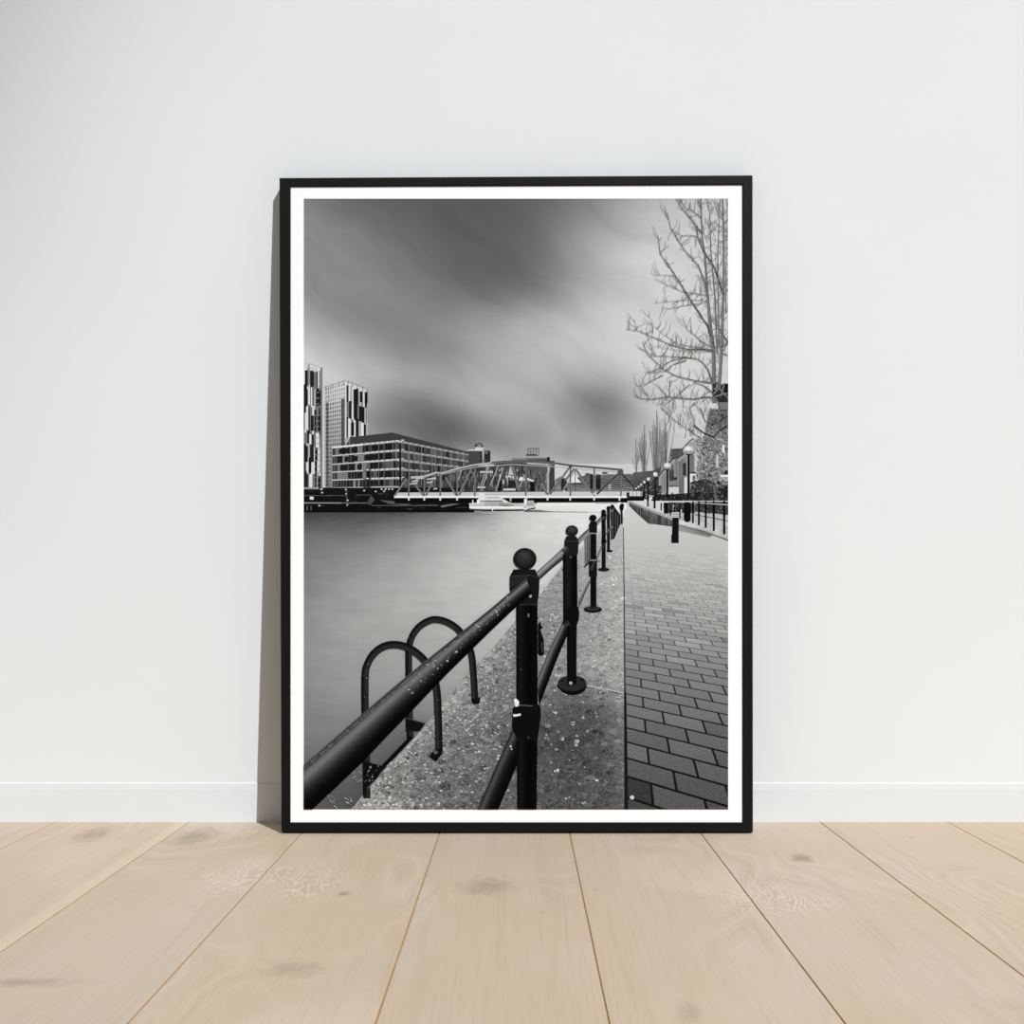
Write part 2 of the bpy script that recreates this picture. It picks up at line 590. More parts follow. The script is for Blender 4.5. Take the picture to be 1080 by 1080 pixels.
# left tower
S.poly([(320, 384.5, 205), (325.5, 385, 205), (339.6, 390.5, 200), (339.6, 514, 150), (320, 514, 150)])
S.up()
strips(320, 339.4, 388.5, 514, [18, 21, 27, 14, 14, 14, 16], 5, sl=.18)
for yy, sd in ((390, 1), (410, 2), (437, 3), (470, 4), (500, 5)):
    for k, xx in enumerate((321.2, 327.5, 334.8)):
        if (k + sd) % 3 != 0:
            S.rect(xx, yy + k * .8, xx + 3.3, yy + 17, 34)
        else:
            S.rect(xx, yy - 2, xx + 1.6, yy + 19, 222)
S.rect(325, 383.5, 326, 408, 120)
S.rect(337.8, 387, 339.8, 514, 120)
S.line([(319, 381.4), (330, 384), (339, 387.6)], .6, .6, 182)
S.up()
for yy in range(392, 512, 3):
    if yy % 2:
        S.rect(332, yy, 336.6, yy + .8, 130)
S.rect(339.8, 395, 341.4, 514, 208)
S.up()
# right tower
S.poly([(342, 409, 196), (364, 402, 218), (364, 520, 120), (342, 520, 120)])
S.poly([(364, 402, 215), (387.4, 411, 205), (387.4, 500, 170), (364, 500, 170)])
S.up()
for r in range(25):
    y = 409 + r * 4.2
    for ci in range(9):
        x = 343.2 + ci * 2.35
        k = -(x - 342) * .26 * max(0, 1 - (y - 409) / 90)
        base = 165 if y < 424 else 105
        if x < 347:
            base -= 25
        S.rect(x, y + k, x + 1.35, y + k + 2.6, base + R.uniform(-18, 18))
S.rect(342, 424, 343.2, 520, 178)
S.vgrad(359.5, 420, 363.8, 500, 92, 78)
S.vgrad(343.8, 424, 346, 512, 105, 95)
S.up()
strips(365.2, 387, 407, 474, [15, 18, 20, 20], 9, 1.3, 3.2, sl=.30)
S.rect(363.4, 401.5, 365.2, 466, 210)
for (x, y, hh) in ((372.5, 410, 16), (373.5, 426, 17), (378.5, 428, 16), (370, 445, 14), (384.3, 413, 12)):
    S.rect(x, y, x + 3.2, y + hh, 28)
for x in (343, 350, 357, 361.5, 366.5, 371, 376.5, 382, 386.7):
    yy = 409 - (x - 342) * .32 if x < 364 else 402 + (x - 364) * .38
    S.rect(x, yy - 1.8, x + .8, yy + 3, 125)
S.line([(342, 408), (364, 400.8), (387.4, 409.6)], .7, .7, 160)
S.up()
# office block: left front and long right front
TL = [471.7, 480.5, 489.4, 497.7, 506.0, 514.2]
TC = [465.0, 474.8, 484.6, 494.3, 504.0, 513.4]
TR = [482.2, 488.6, 495.2, 501.5, 508.0, 514.5]
S.flat([(369, 460.6), (413.5, 455.8), (500, 478), (509, 481), (509, 484), (487, 479.5), (416, 464), (369, 468.4), (364, 471)], 62)
S.flat([(364, 461.5), (369.5, 460.8), (369.5, 468.5), (364, 469)], 165)
S.poly([(349.5, 472, 118), (413, 465.5, 74), (423, 466, 60), (423, 516, 60), (349.5, 516, 112)])
S.poly([(423, 466, 66), (509, 484, 88), (509, 520, 70), (423, 520, 60)])
S.up()
for r in range(5):
    def yl(x, k):
        if x < 418:
            return TL[k] + (TC[k] - TL[k]) * (x - 350) / 68
        return TC[k] + (TR[k] - TC[k]) * (x - 418) / 90
    x = 350.2
    while x < 418:
        wd = R.uniform(1.6, 3.6) if x < 384 else R.uniform(2, 5)
        t = R.choice([35, 40, 128, 135, 118]) if x < 384 else R.choice([20, 22, 28, 60, 90])
        if x < 353:
            t = 60
        S.flat([(x, yl(x, r) + .8), (x + wd, yl(x + wd, r) + .8), (x + wd, yl(x + wd, r + 1) - .4), (x, yl(x, r + 1) - .4)], t)
        x += wd + (.5 if x < 384 else .35)
    while x < 507:
        wd = R.uniform(1.5, 4)
        t = R.choice([38, 55, 70, 80, 92])
        S.flat([(x, yl(x, r) + 1), (x + wd, yl(x + wd, r) + 1), (x + wd, yl(x + wd, r + 1)), (x, yl(x, r + 1))], t)
        x += wd + .6
# darker window groups of the grey front
for (x0, r, x1) in ((357, 0, 368), (370, 0, 377), (356, 1, 359), (363, 1, 367.5), (370.5, 1, 377), (358.5, 2, 365), (369.5, 2, 374), (376.5, 2, 381.5), (376.5, 3, 381.5), (384, 1, 416), (392, 0, 412), (398, 3, 410), (394, 2, 402)):
    S.up()
    S.flat([(x0, yl(x0, r) + 2), (x1, yl(x1, r) + 2), (x1, yl(x1, r + 1) - 1.6), (x0, yl(x0, r + 1) - 1.6)], 30)
S.up()
for k in range(6):
    S.line([(350, TL[k]), (383, TL[k] + (TC[k] - TL[k]) * .49)], 1.0 if k else 1.6, 1.0 if k else 1.8, 205 if k else 228)
    x0 = 383 if k < 3 else 391
    S.line([(x0, TL[k] + (TC[k] - TL[k]) * (x0 - 350) / 68), (418, TC[k]), (424, TC[k] + .8)], 2.0, 2.3, 176)
    xe = (507, 505, 500, 452, 424, 424)[k]
    if xe > 424:
        S.line([(424, TC[k] + .8), (xe, TC[k] + (TR[k] - TC[k]) * (xe - 418) / 90)], 2.3, 1.6, [150, 128])
S.up()
for k in range(5):
    for x in np.arange(386, 424, 5.3):
        yy = TL[k] + (TC[k] - TL[k]) * (x - 350) / 68
        S.rect(x, yy - 1.2, x + 2.8, yy - .1, 222)
    for x in np.arange(426, 500, 6.1):
        if x < (507, 505, 500, 452, 424)[k]:
            yy = TC[k] + (TR[k] - TC[k]) * (x - 418) / 90
            S.rect(x, yy - .9, x + 2.4, yy - .1, 195)
for x in (399, 404.5, 414, 417.5, 423.5, 431, 444, 455.5, 458.5, 465, 475, 488):
    y0 = yl(x, 0)
    S.rect(x, y0, x + .7, yl(x, 5), 128 if x > 424 else 110)
S.rect(421, 467, 423, 514, 28)
S.rect(349.4, 472, 350.3, 516, 150)
S.up()
# far bank
S.vgrad(320, 514, 500, 540, 24, 16)
S.up()
for i in range(90):
    x, y = R.uniform(320, 494), R.uniform(514, 537)
    S.rect(x, y, x + R.uniform(2, 9), y + R.uniform(.5, 1.4), R.choice([12, 18, 45, 55, 36]))
S.up()
S.rect(320, 529.5, 360, 530.8, 138)
S.rect(360, 529.7, 392, 530.7, 110)
S.rect(320, 522, 366, 522.7, 82)
S.rect(374, 521.4, 391, 522.2, 74)
S.flat([(391, 522), (395, 527), (390, 533), (387, 530)], 75)
S.flat([(400, 527), (424, 529), (440, 534), (410, 531)], 88)
S.rect(392, 532.5, 440, 533.3, 92)
S.rect(438, 528, 486, 530, 95)
S.flat([(464, 533), (492, 528.5), (492, 529.6), (466, 535)], 110)
S.rect(440, 532, 462, 533.4, 80)
S.rect(326.5, 523.5, 330.5, 526.6, 225)
S.rect(337.5, 514.5, 340, 516.5, 190)
S.rect(338.5, 518.5, 340.5, 520, 190)
for (x, y) in ((364.5, 516), (365, 520.5), (366.5, 527.3), (366, 532), (384, 517), (396, 518), (405, 517.7), (402.4, 515.6), (406.5, 515.6), (410, 515.6), (413.7, 515.6), (336.5, 533)):
    S.disc(x, y, 1.0, .9, 205, 8)
S.rect(365, 516, 366, 534, 90)
S.rect(323, 533, 324.5, 538, 90)
S.rect(327, 533, 328.5, 538, 80)
S.rect(320, 513.6, 336, 515.6, 150)
S.up()
# --- buildings behind the bridge
S.flat([(494, 475), (510, 474.5), (510, 489), (494, 489)], 70)
S.rect(494, 474, 510, 475.4, 235)
S.rect(508.5, 474, 510.3, 488, 230)
S.rect(510.3, 475, 517.2, 489, 40)
S.rect(511.5, 476, 514.5, 480, 165)
S.rect(511.5, 483.5, 514.8, 487, 150)
S.rect(516.3, 475, 517.2, 489, 90)
for y in (476.5, 480.4, 484.8):
    S.rect(506, y, 508.4, y + 1.8, 18)
S.line([(500.5, 470.5), (502, 468.6), (505, 467), (507.5, 468), (509.3, 470.8)], 1.0, 1.0, 70)
S.disc(502, 469.6, 1.3, 1.1, 45, 8)
S.disc(508.6, 470.3, 1.1, 1.1, 70, 8)
S.rect(501, 471.5, 510, 474, 205)
# block with the roof lattice
S.rect(540, 483, 577, 488, 120)
S.rect(556, 481.6, 578, 486.5, 150)
S.rect(555, 479.5, 568, 480.2, 55)
S.rect(555, 478.4, 566, 480, 80)
for x in (556.5, 559.5, 562.5, 565.5, 568):
    S.rect(x, 472.3, x + .6, 479, 110)
S.rect(556.5, 472.2, 568.8, 473, 105)
S.rect(557.5, 475.2, 568.4, 475.8, 135)
S.rect(576.8, 481.8, 580, 488, 25)
S.rect(530, 485.5, 585, 488.5, 95)
S.up()
S.poly([(486, 492, 62), (530, 488, 70), (576, 488, 90), (576, 520, 86), (486, 520, 50)])
S.poly([(576, 489, 150), (585, 489, 70), (585, 519, 60), (576, 519, 110)])
S.up()
for i in range(330):
    x = R.uniform(486, 584)
    y = R.uniform(491, 517)
    t = R.choice([25, 35, 48, 75, 95, 120, 150])
    if 524 < x < 545 and y < 506 and R.random() < .5:
        t = R.choice([190, 215, 170])
    if x > 560:
        t = R.choice([60, 75, 95, 110, 130])
    S.rect(x, y, x + R.uniform(.6, 1.6), y + R.uniform(2, 7), t)
S.up()
S.flat([(547, 505), (549, 502.5), (553, 503.4), (554, 506), (548, 507)], 225)
S.flat([(556, 503.5), (563.5, 506.5), (562, 508), (556, 506)], 215)
S.rect(531, 515, 543.5, 517, 205)
S.rect(503.5, 513, 512, 514.4, 215)
S.flat([(536, 502), (538, 491), (541, 500)], 190)
S.rect(533, 502, 540.5, 503, 225)
S.rect(559, 507.5, 564, 518, 22)
S.rect(526, 506, 529, 517, 20)
S.rect(536, 506, 544, 514, 40)
S.rect(577, 491, 579.2, 519, 165)
S.rect(579.2, 491, 585, 519, 62)
S.rect(504, 489.5, 521, 491, 205)
S.rect(506, 496.5, 520, 498.2, 195)
S.up()
# distance on the right of the bridge
S.vgrad(585, 489, 672, 520, 205, 200)
S.poly([(612, 502, 95), (640, 500, 92), (690, 499, 88), (690, 520, 70), (596, 520, 75), (598, 510, 85)])
S.poly([(585, 506, 120), (592, 502, 120), (594, 520, 100), (585, 520, 100)])
S.up()
for y in np.arange(501, 518, 2.3):
    S.rect(616 if y < 509 else 599, y, 690, y + .7, R.choice([60, 120, 112, 66]))
S.flat([(600, 509), (605, 500), (613, 508.5)], 226)
S.rect(599, 509, 614, 510, 55)
S.rect(592, 504, 598, 517, 42)
S.rect(622.4, 499.5, 625.3, 516.5, 26)
S.rect(628.6, 500, 633.6, 516.5, 30)
S.disc(620, 500, 3, 1.6, 95, 10)
S.disc(638, 498.5, 3.4, 1.2, 80, 10)
S.rect(641.5, 510, 645, 518, 165)
S.rect(644.2, 510, 645, 519, 210)
S.up()
# --- bridge
DECKX = 679.5
S.poly([(415.5, 522.6, 200), (418, 519.2, 190), (672, 518, 205), (672, 523, 196), (DECKX, 523, 200), (DECKX, 524, 200), (415.5, 524, 200)])
S.rect(416, 525, DECKX, 529.6, 14)
S.rect(416, 529.6, 566, 531, 22)
S.up()
S.rect(415.5, 522.8, DECKX, 524.8, 238)
S.rect(664, 518, 679, 522, 190)
for x in (667.5, 671, 675.8):
    S.rect(x, 517.4, x + .7, 523, 120)
for x in (431, 447.3, 464.2, 482, 521.5, 538.5, 555, 577.5, 601.5, 626.8, 653.5):
    S.rect(x - .9, 524.6, x + .9, 527.5, 215)
S.up()
g1, g2 = 88, 120
# rear truss in paler lines
for a, b_ in (((580, 491.6), (656, 498)), ((461, 501), (500, 492.5)), ((500, 492.5), (540, 489.5)), ((540, 489.5), (580, 491.6))):
    S.line([a, b_], .9, .9, 165)
for a, b_ in (((606.7, 495), (593, 519)), ((514, 492), (506, 515)), ((526, 490), (517, 512)), ((487, 495), (483, 506)), ((531, 493), (523, 518)), ((541, 492), (547.5, 515)), ((554.5, 500), (547, 515)), ((516, 491), (508, 517)), ((580.6, 490), (578.5, 501))):
    S.line([a, b_], 1.1, 1.1, [185, 130])
S.rect(606.3, 495, 607, 516, 70)
S.rect(601, 492, 602, 520, 140)
S.up()
# front truss
S.line([(416, 523), (428.8, 504.8)], 1.8, 1.8, [80, 150])
S.line([(433, 503.8), (447, 502.6), (461, 498.2)], 2.8, 2.4, [120, 205])
S.line([(461, 498.4), (466, 499), (480.5, 494.6), (500, 490.2), (519, 487.8)], 2.0, 1.9, [120, 205])
S.line([(518.5, 487.4), (533.5, 486.6), (549, 486), (576, 487), (601.5, 490.6), (628, 492.8), (656.6, 495.4)], 1.8, 2.4, [112, 66])
S.line([(556, 488.2), (578, 489.6)], 1.2, 1.0, 200)
for x, y0 in ((431, 504), (447.3, 502), (464.2, 499), (482, 495), (500.6, 491), (554.6, 488), (601.7, 491), (626.9, 493), (655, 496)):
    S.line([(x, y0), (x, 523)], 1.7, 1.7, [g1, g2])
for a, b_ in (((459.5, 501), (449, 522.5)), ((438, 511), (446.5, 522.5)), ((470, 503), (481.5, 522.5)), ((497.5, 494), (484, 522)), ((601.4, 491.5), (580, 521)),
              ((607, 494.4), (626, 521)), ((629.5, 521), (652, 499.5)), ((656.4, 499.5), (671.5, 517)), ((539.5, 491), (547.4, 517)), ((577, 520.5), (570, 510)), ((605.5, 494), (596, 507))):
    S.line([a, b_], 2.2, 2.2, [132, 82])
S.up()
S.line([(630, 521), (651.4, 500.4)], 1.2, 1.2, 45)
S.line([(657, 500.4), (671, 516.4)], 1.6, 1.6, 42)
S.flat([(652, 495), (657.5, 495.4), (657.5, 501), (651, 501)], 80)
S.flat([(600, 489.8), (604, 490.2), (603.4, 493), (600, 492.6)], 70)
S.flat([(573, 517), (577.5, 522), (583, 517), (577.5, 519.4)], 105)
S.disc(627.4, 520.3, 2.2, 1.3, 195, 10)
S.up()
# lighter roofs seen through the left bays
for (x0, y0, x1, y1) in ((434, 505.5, 441, 507), (450, 503, 460, 504.5), (438, 502.6, 447, 504), (432, 508.5, 440, 509.6), (450, 507, 456, 508.2), (457, 514, 461, 515)):
    S.flat([(x0, y1), (x1, y0), (x1, y1 + .6), (x0, y1 + 1.2)], 190)
S.up()
# pale strip of water under the bridge and the far shore
S.poly([(565, 531, 236), (655, 529.4, 238), (655, 539.6, 232), (583, 539.6, 222), (565, 537, 215)])
S.up()
S.poly([(553, 537.6, 60), (566, 538, 50), (584, 539, 90), (620, 539.3, 170), (620, 540, 200), (553, 539.4, 120)])
S.rect(628, 529.4, 652, 531, 165)
S.up()
# boat
S.flat([(494.5, 530.5), (512, 529), (545, 530.5), (564.6, 530), (564.4, 534.8), (555, 537), (495.6, 537)], 206)
S.flat([(495, 536.2), (512, 537.2), (555, 537), (564.4, 534.9), (564.4, 536.2), (550, 538.4), (512, 538.6), (495.4, 537.6)], 18)
S.rect(504.5, 519.5, 511, 530, 222)
S.flat([(511, 523.5), (528.5, 524.4), (543, 533), (538, 534), (527, 528.6), (511, 527.6)], 214)
S.up()
S.rect(511, 527.8, 531, 533.4, 178)
S.rect(506, 527.6, 530, 528.8, 120)
S.rect(513, 523.8, 527, 525, 165)
S.flat([(527, 529.5), (538, 533.8), (527, 533.8)], 120)
S.rect(495, 533.8, 556, 535.8, 240)
S.rect(498, 527, 499.2, 534, 232)
S.rect(503, 526.5, 505.5, 531, 240)
S.rect(552.8, 526, 555.4, 537.4, 238)
S.rect(519, 526, 520, 538.6, 245)
S.rect(555.4, 527.6, 563, 533, 172)
for x in np.arange(497, 564, 1.9):
    S.rect(x, 531, x + .6, 534, 150)
S.rect(538, 524.5, 539, 531, 160)
S.up()
# --- right bank: houses, hedges
def mottle(x0, x1, y0f, y1f, n, tones, rmin, rmax):
    for i in range(n):
        x = R.uniform(x0, x1)
        y = R.uniform(y0f(x), y1f(x))
        S.blob(x, y, R.uniform(rmin, rmax), R.choice(tones))
        if i % 60 == 59:
            S.up()
    S.up()


# small bare trees in the distance (upright twigs)
for (bx, top, bot, spread, n) in ((693, 432, 522, 9, 26), (680, 448, 505, 8, 20), (702, 440, 505, 9, 22), (671, 462, 505, 5, 9)):
    for i in range(n):
        dx = R.uniform(-spread, spread)
        y1 = top + abs(dx) * 2.4 + R.uniform(0, 16)
        S.line([(bx + dx * .25, bot - R.uniform(0, 25)), (bx + dx * .6, (y1 + bot) / 2 - 6), (bx + dx, y1)], .8, .35, R.choice([128, 140, 150, 160]))
    S.line([(bx, bot), (bx, top)], 1.3, .5, 112)
S.up()
S.poly([(668, 498, 92), (690, 496, 82), (697, 492, 76), (700, 524, 40), (668, 518, 70)])
S.flat([(661, 519), (679, 519), (682, 526), (661, 524.6)], 30)
S.up()
S.rect(664, 517.8, 677.5, 523, 205)
for x in (667.5, 671.5, 676):
    S.rect(x, 517.6, x + .6, 523, 110)
S.up()
mottle(674, 694, lambda x: 499, lambda x: 517, 120, [60, 75, 88, 100, 112], .4, 1.3)
mottle(679, 700, lambda x: 498, lambda x: 526, 90, [25, 40, 60, 85, 110], .5, 1.6)
# gabled houses
S.flat([(695, 500), (707.5, 482), (708, 473), (719, 473), (727, 466), (742, 464), (742, 524), (695, 524)], 158)
S.flat([(697, 503), (702.5, 497), (702.5, 522), (695.5, 522)], 214)
S.flat([(707.5, 473), (720, 472.6), (721, 480), (707.5, 484)], 98)
S.line([(694, 503), (709, 484), (716, 481.5)], 1.6, 2.2, 75)
S.line([(712, 486.5), (726, 474)], 1.8, 1.8, 120)
S.line([(713, 484.5), (727, 472)], .9, .9, 205)
S.line([(719, 474.4), (728, 464.4), (732, 462)], 1.4, 1.4, 105)
S.flat([(705, 488), (715.5, 486), (715.5, 520), (705, 520)], 172)
S.flat([(717, 486), (724, 480), (724, 520), (717, 520)], 165)
S.up()
S.rect(706, 496, 711, 507, 70)
S.rect(707, 490, 710.5, 496, 92)
S.rect(708, 503, 714, 506, 45)
S.rect(720.4, 488, 724, 501, 52)
S.rect(716, 486, 717.6, 520, 108)
S.rect(706, 512, 716, 513, 70)
S.flat([(705.4, 513.6), (716, 513), (716, 521), (705, 522)], 205)
S.flat([(718, 503), (721, 503), (721, 520), (717.5, 520)], 105)
S.flat([(722, 503), (725, 503), (725, 520), (722, 520)], 215)
S.rect(728, 476, 732, 499, 110)
S.rect(733.5, 475.5, 736, 498, 200)
S.flat([(727, 497.5), (735, 497.5), (734.5, 499), (727, 499)], 55)
S.rect(728, 499.5, 735.6, 508.4, 222)
S.rect(730.6, 501.4, 733.6, 506.6, 70)
S.rect(728, 508.4, 735, 517, 165)
for (y, t) in ((512, 40), (518, 30), (521, 30)):
    S.rect(693, y, 698, y + 1.5, t)
S.flat([(695, 513), (697.6, 512), (697.6, 517), (695, 517.5)], 60)
S.up()
# the tall gable half hidden by twigs at the right edge
S.flat([(757.5, 423), (768.5, 423), (768.5, 526), (738, 526), (738, 466), (745.6, 452), (749, 431), (758, 431)], 122)
S.flat([(749, 431), (768.5, 431), (768.5, 452), (744, 452)], 112)
S.up()
for i in range(1300):
    x = R.uniform(735, 769)
    y = R.uniform(450 if x > 745 else 462, 514)
    an = R.uniform(0, 3.14)
    l = R.uniform(1.5, 4.5)
    S.line([(x, y), (x + l * math.cos(an), y - l * math.sin(an))], R.uniform(.4, 1.1), .3, R.choice([48, 66, 80, 95, 110, 135, 160, 185, 205]))
    if i % 130 == 129:
        S.up()
for (x0, y0, x1, y1, t) in ((755.5, 479, 757.8, 493, 195), (762, 469, 764.4, 477, 226), (740.4, 455, 742.4, 460, 228), (760, 500.5, 768.5, 503, 222), (764.5, 496, 768.5, 500, 30), (759, 511.5, 768.5, 513.4, 40), (759, 504, 768.5, 511, 165)):
    S.rect(x0, y0, x1, y1, t)
S.up()
mottle(748, 768.5, lambda x: 430, lambda x: 458, 200, [85, 100, 115, 130, 145], .3, 1.2)
# hedge and shrubs
S.disc(743, 517, 15, 12, 58, 20)
S.flat([(690, 522), (706, 521), (722, 520), (740, 519), (769, 510), (769, 536), (690, 535)], 40)
S.up()
mottle(728, 768.5, lambda x: 507, lambda x: 532, 300, [25, 35, 48, 60, 75, 95, 110], .5, 1.6)
mottle(688, 730, lambda x: 520, lambda x: 531, 150, [14, 20, 30, 45, 95], .5, 1.5)
S.flat([(752, 512), (754, 511), (758, 535), (755.6, 535)], 100)
S.up()
# --- lamps
for (x, y, rx, ry, y1, pwid) in ((726.5, 474, 5.6, 4.6, 524, 2.3), (704, 491.2, 4.2, 3.8, 525, 1.9), (691.4, 500, 2.6, 2.6, 528, 1.3), (684, 505, 2.0, 2.0, 530, 1.2), (679.7, 508.3, 1.5, 1.5, 524, .8), (676.3, 511, 1.2, 1.3, 523, .7), (673.6, 513.2, 1.2, 1.1, 516, .6), (671, 515, 1.1, 1.0, 517, .5)):
    S.rect(x - pwid / 2, y + ry * .8, x + pwid / 2, y1, 16)
    S.up()
    S.disc(x, y, rx, ry, 176, 16, hl=(-rx * .2, -ry * .3, 245))
    if rx > 4:
        S.up()
        S.flat([(x - rx * .9, y + 1.2), (x + rx * .9, y + 1.2), (x + rx * .45, y + ry), (x - rx * .45, y + ry)], 158)
        S.rect(x - rx * .5, y + ry - .5, x + rx * .5, y + ry + .9, 18)
        S.line([(x - rx * .4, y + 1), (x - rx * .4, y + ry)], .5, .5, 70)
        S.line([(x + rx * .45, y + 1), (x + rx * .4, y + ry)], .5, .5, 70)
S.up()

# --- ground of the quay: shared perspective
HY, KX, WX = 525.0, 657.0, -330.0
CQ, CC = 1165.0, 416667.0


def guv(x, y):
    h = max(6.0, y - HY)
    return ((x - KX) / h * CQ, CC / h)


def interp(pts, v):
    if v <= pts[0][0]:
        return pts[0][1]
    for (a, b), (c_, d) in zip(pts, pts[1:]):
        if v <= c_:
            return b + (d - b) * (v - a) / (c_ - a)
    return pts[-1][1]


# paved path
PATHT = [(530, 210), (545, 203), (560, 197), (580, 191), (600, 184), (625, 172), (650, 158), (680, 142), (700, 132), (730, 118), (760, 106), (800, 92), (854, 80)]
ptone = np.vectorize(lambda x, y: interp(PATHT, y) + (4 if x > 720 else 0))
PLEFT = [(529, 663), (534, 663), (545, 658.5), (560, 657.6), (853, 660.5)]
ys = np.concatenate([np.arange(528, 600, 2.0), np.arange(600, 857, 4.0)])
for j in range(len(ys) - 1):
    y0, y1 = float(ys[j]), float(ys[j + 1])
    for a, b_ in ((0, .25), (.25, .5), (.5, .75), (.75, 1)):
        q = []
        for (y, f) in ((y0, a), (y0, b_), (y1, b_), (y1, a)):
            xl = interp(PLEFT, y) - 1
            x = xl + (769.5 - xl) * f
            tt = interp(PATHT, y)
            k = min(1.0, max(0.0, (y - 582) / 175)) ** .8
            q.append((x, y, tt * (1 - .72 * k), *guv(x, y)))
        S.poly(q, BRIM)
S.up()
c0, q0 = 1 / (798.7 - HY), .0985
dc, dq = .00024, .1717
for n in range(-4, 66):
    ca, cb = c0 + n * dc, c0 + (n + 1) * dc
    off = q0 if n % 2 == 0 else q0 - dq / 2
    for k in range(-2, 26):
        qa, qb = off + (k - 1) * dq, off + k * dq
        pts = []
        gq, gc = .0045, .0000135
        bt = None
        edge = False
        for (cc, qq) in ((ca + gc, qa + gq), (ca + gc, qb - gq), (cb - gc, qb - gq), (cb - gc, qa + gq)):
            qq = max(qq, .012)
            h = 987.0 / (988.0 * cc - qq)
            x = KX + qq * h
            pts.append((x, HY + h))
        if pts[1][0] - pts[0][0] < .2 or min(p[0] for p in pts) > 770 or pts[0][1] > 1200 or min(p[1] for p in pts) < HY + 22:
            continue
        ym = sum(p[1] for p in pts) / 4
        if ym < 572:
            continue
        bt = R.gauss(0, .05) * min(1, .35 + (ym - 560) / 160)
        if R.random() < .04:
            bt -= .16 * min(1, .3 + (ym - 560) / 160)
        if n == -2 and k == 0:
            bt = -.35
        S.poly([(x, y, max(10, interp(PATHT, y) * (1.0 + min(.03, max(0, (ym - 572) / 1500)) + bt)), *guv(x, y)) for x, y in pts], BRIM)
S.up()
S.flat([(664, 841), (666.5, 838.6), (669, 840), (668.6, 843), (666, 843.4)], 205)
# concrete edge
EDGE = [(540, 655), (546, 648), (558, 633), (574, 615), (592, 593), (622, 569), (657, 544), (689, 514.6), (719, 485), (756, 456.5), (787, 428), (811, 405.6), (854, 370), (860, 366)]
CT_ = [(545, 600, 190), (560, 640, 178), (600, 645, 170), (600, 615, 160), (640, 590, 140), (640, 650, 166), (680, 560, 132), (680, 640, 156), (700, 520, 130), (715, 650, 150), (715, 600, 132), (728, 640, 140),
       (745, 620, 84), (760, 580, 88), (760, 640, 92), (800, 600, 72), (800, 645, 92), (845, 590, 82), (845, 640, 80), (745, 510, 118), (790, 470, 116), (790, 520, 104), (830, 430, 122), (845, 400, 140), (845, 500, 100), (770, 450, 128), (845, 450, 116), (730, 480, 150)]
conf = tps([(x, y, t) for (y, x, t) in CT_], 3.0)
ys = np.concatenate([np.arange(541, 600, 2.0), np.arange(600, 858, 4.0)])
for j in range(len(ys) - 1):
    y0, y1 = float(ys[j]), float(ys[j + 1])
    nseg = max(2, int((658 - interp(EDGE, y1)) / 5))
    for i in range(nseg):
        q = []
        for (y, f) in ((y0, i / nseg), (y0, (i + 1) / nseg), (y1, (i + 1) / nseg), (y1, i / nseg)):
            xl, xr = interp(EDGE, y), interp([(540, 657), (853, 659)], y)
            x = xl + (xr - xl) * f
            q.append((x, y, float(np.clip(conf(x, y), 50, 200)), *guv(x, y)))
        S.poly(q, CONM)
S.up()
# pale worn nosing along the water and the slab joint
S.line([(648, 547), (633, 559), (615, 575.4), (593, 594), (570, 624), (556, 642)], 2.2, 4, [205, 190])
S.line([(556, 642), (520, 686), (486, 722), (457, 759), (429, 790), (406, 815), (373, 855)], 3, 3.5, [150, 160], CONM)
S.up()
S.line([(617, 723), (640, 727), (659, 731)], 1.2, 1.0, 190)
S.line([(617, 724.4), (640, 728.4), (657, 732)], 1.0, .8, 60)
S.line([(503, 703.4), (516, 704.4), (532, 706.4)], 1.0, .6, 42)
S.up()
# lichen
for (x, y, r) in ((577.5, 766, 4.3), (604, 762, 4.2), (619, 771, 3.4), (610, 784, 5), (594.5, 778, 4), (585, 751.5, 3.3), (577, 778.5, 3), (615, 757, 2.6), (587.5, 813.4, 4), (580, 785, 2.6), (589, 772, 2.8), (587, 790, 2.2), (616, 846, 3.4), (629, 823, 2.6), (611, 826, 2.4), (588, 747, 2.2), (580, 743, 1.8), (573, 743, 2), (588, 711, 3.2), (587, 720, 2.2), (620, 692, 1.6), (600, 704, 1.4), (503, 755, 3.2), (493, 770, 3), (551, 846, 3), (492, 848, 3), (628, 752, 2), (616, 776, 2.2), (600, 802, 1.4), (605, 813, 2)):
    for _ in range(3):
        S.blob(x + R.uniform(-.5, .5) * r, y + R.uniform(-.4, .4) * r, r * R.uniform(.35, .7), R.choice([168, 182, 196]), CONM, .85)
S.up()
for (cnt, r0, r1, amp) in ((420, 3.0, 8.0, .20), (2600, .7, 1.9, .55), (2600, .35, .95, .85)):
    for i in range(cnt):
        y = 572 + 286 * R.random() ** .75
        xl, xr = interp(EDGE, y) + 2, 657.5
        x = R.uniform(xl, xr)
        k = .30 + (y - 560) / 330
        left = x < 546
        e = R.uniform(-.75, 1.2) * amp * (1.0 if left else .72)
        t = float(conf(x, y)) * (1 + e)
        S.blob(x, y, R.uniform(r0, r1) * k, max(28, min(214, t)), CONM if r0 > 2 else 0, .62)
        if i % 300 == 299:
            S.up()
    S.up()
for i in range(220):
    y = 640 + 214 * R.random()
    x = R.uniform(interp(EDGE, y) + 3, 545 if R.random() < .75 else 656)
    S.blob(x, y, R.uniform(.7, 2.0) * (.35 + (y - 560) / 330), R.choice([170, 185, 200, 160]), 0, .7)
S.up()
for i in range(90):
    y = R.uniform(640, 715)
    x = R.uniform(interp(EDGE, y) + 3, 592)
    S.blob(x, y, R.uniform(.6, 1.8), R.choice([195, 205, 185, 90, 75]), 0, .6)
S.up()

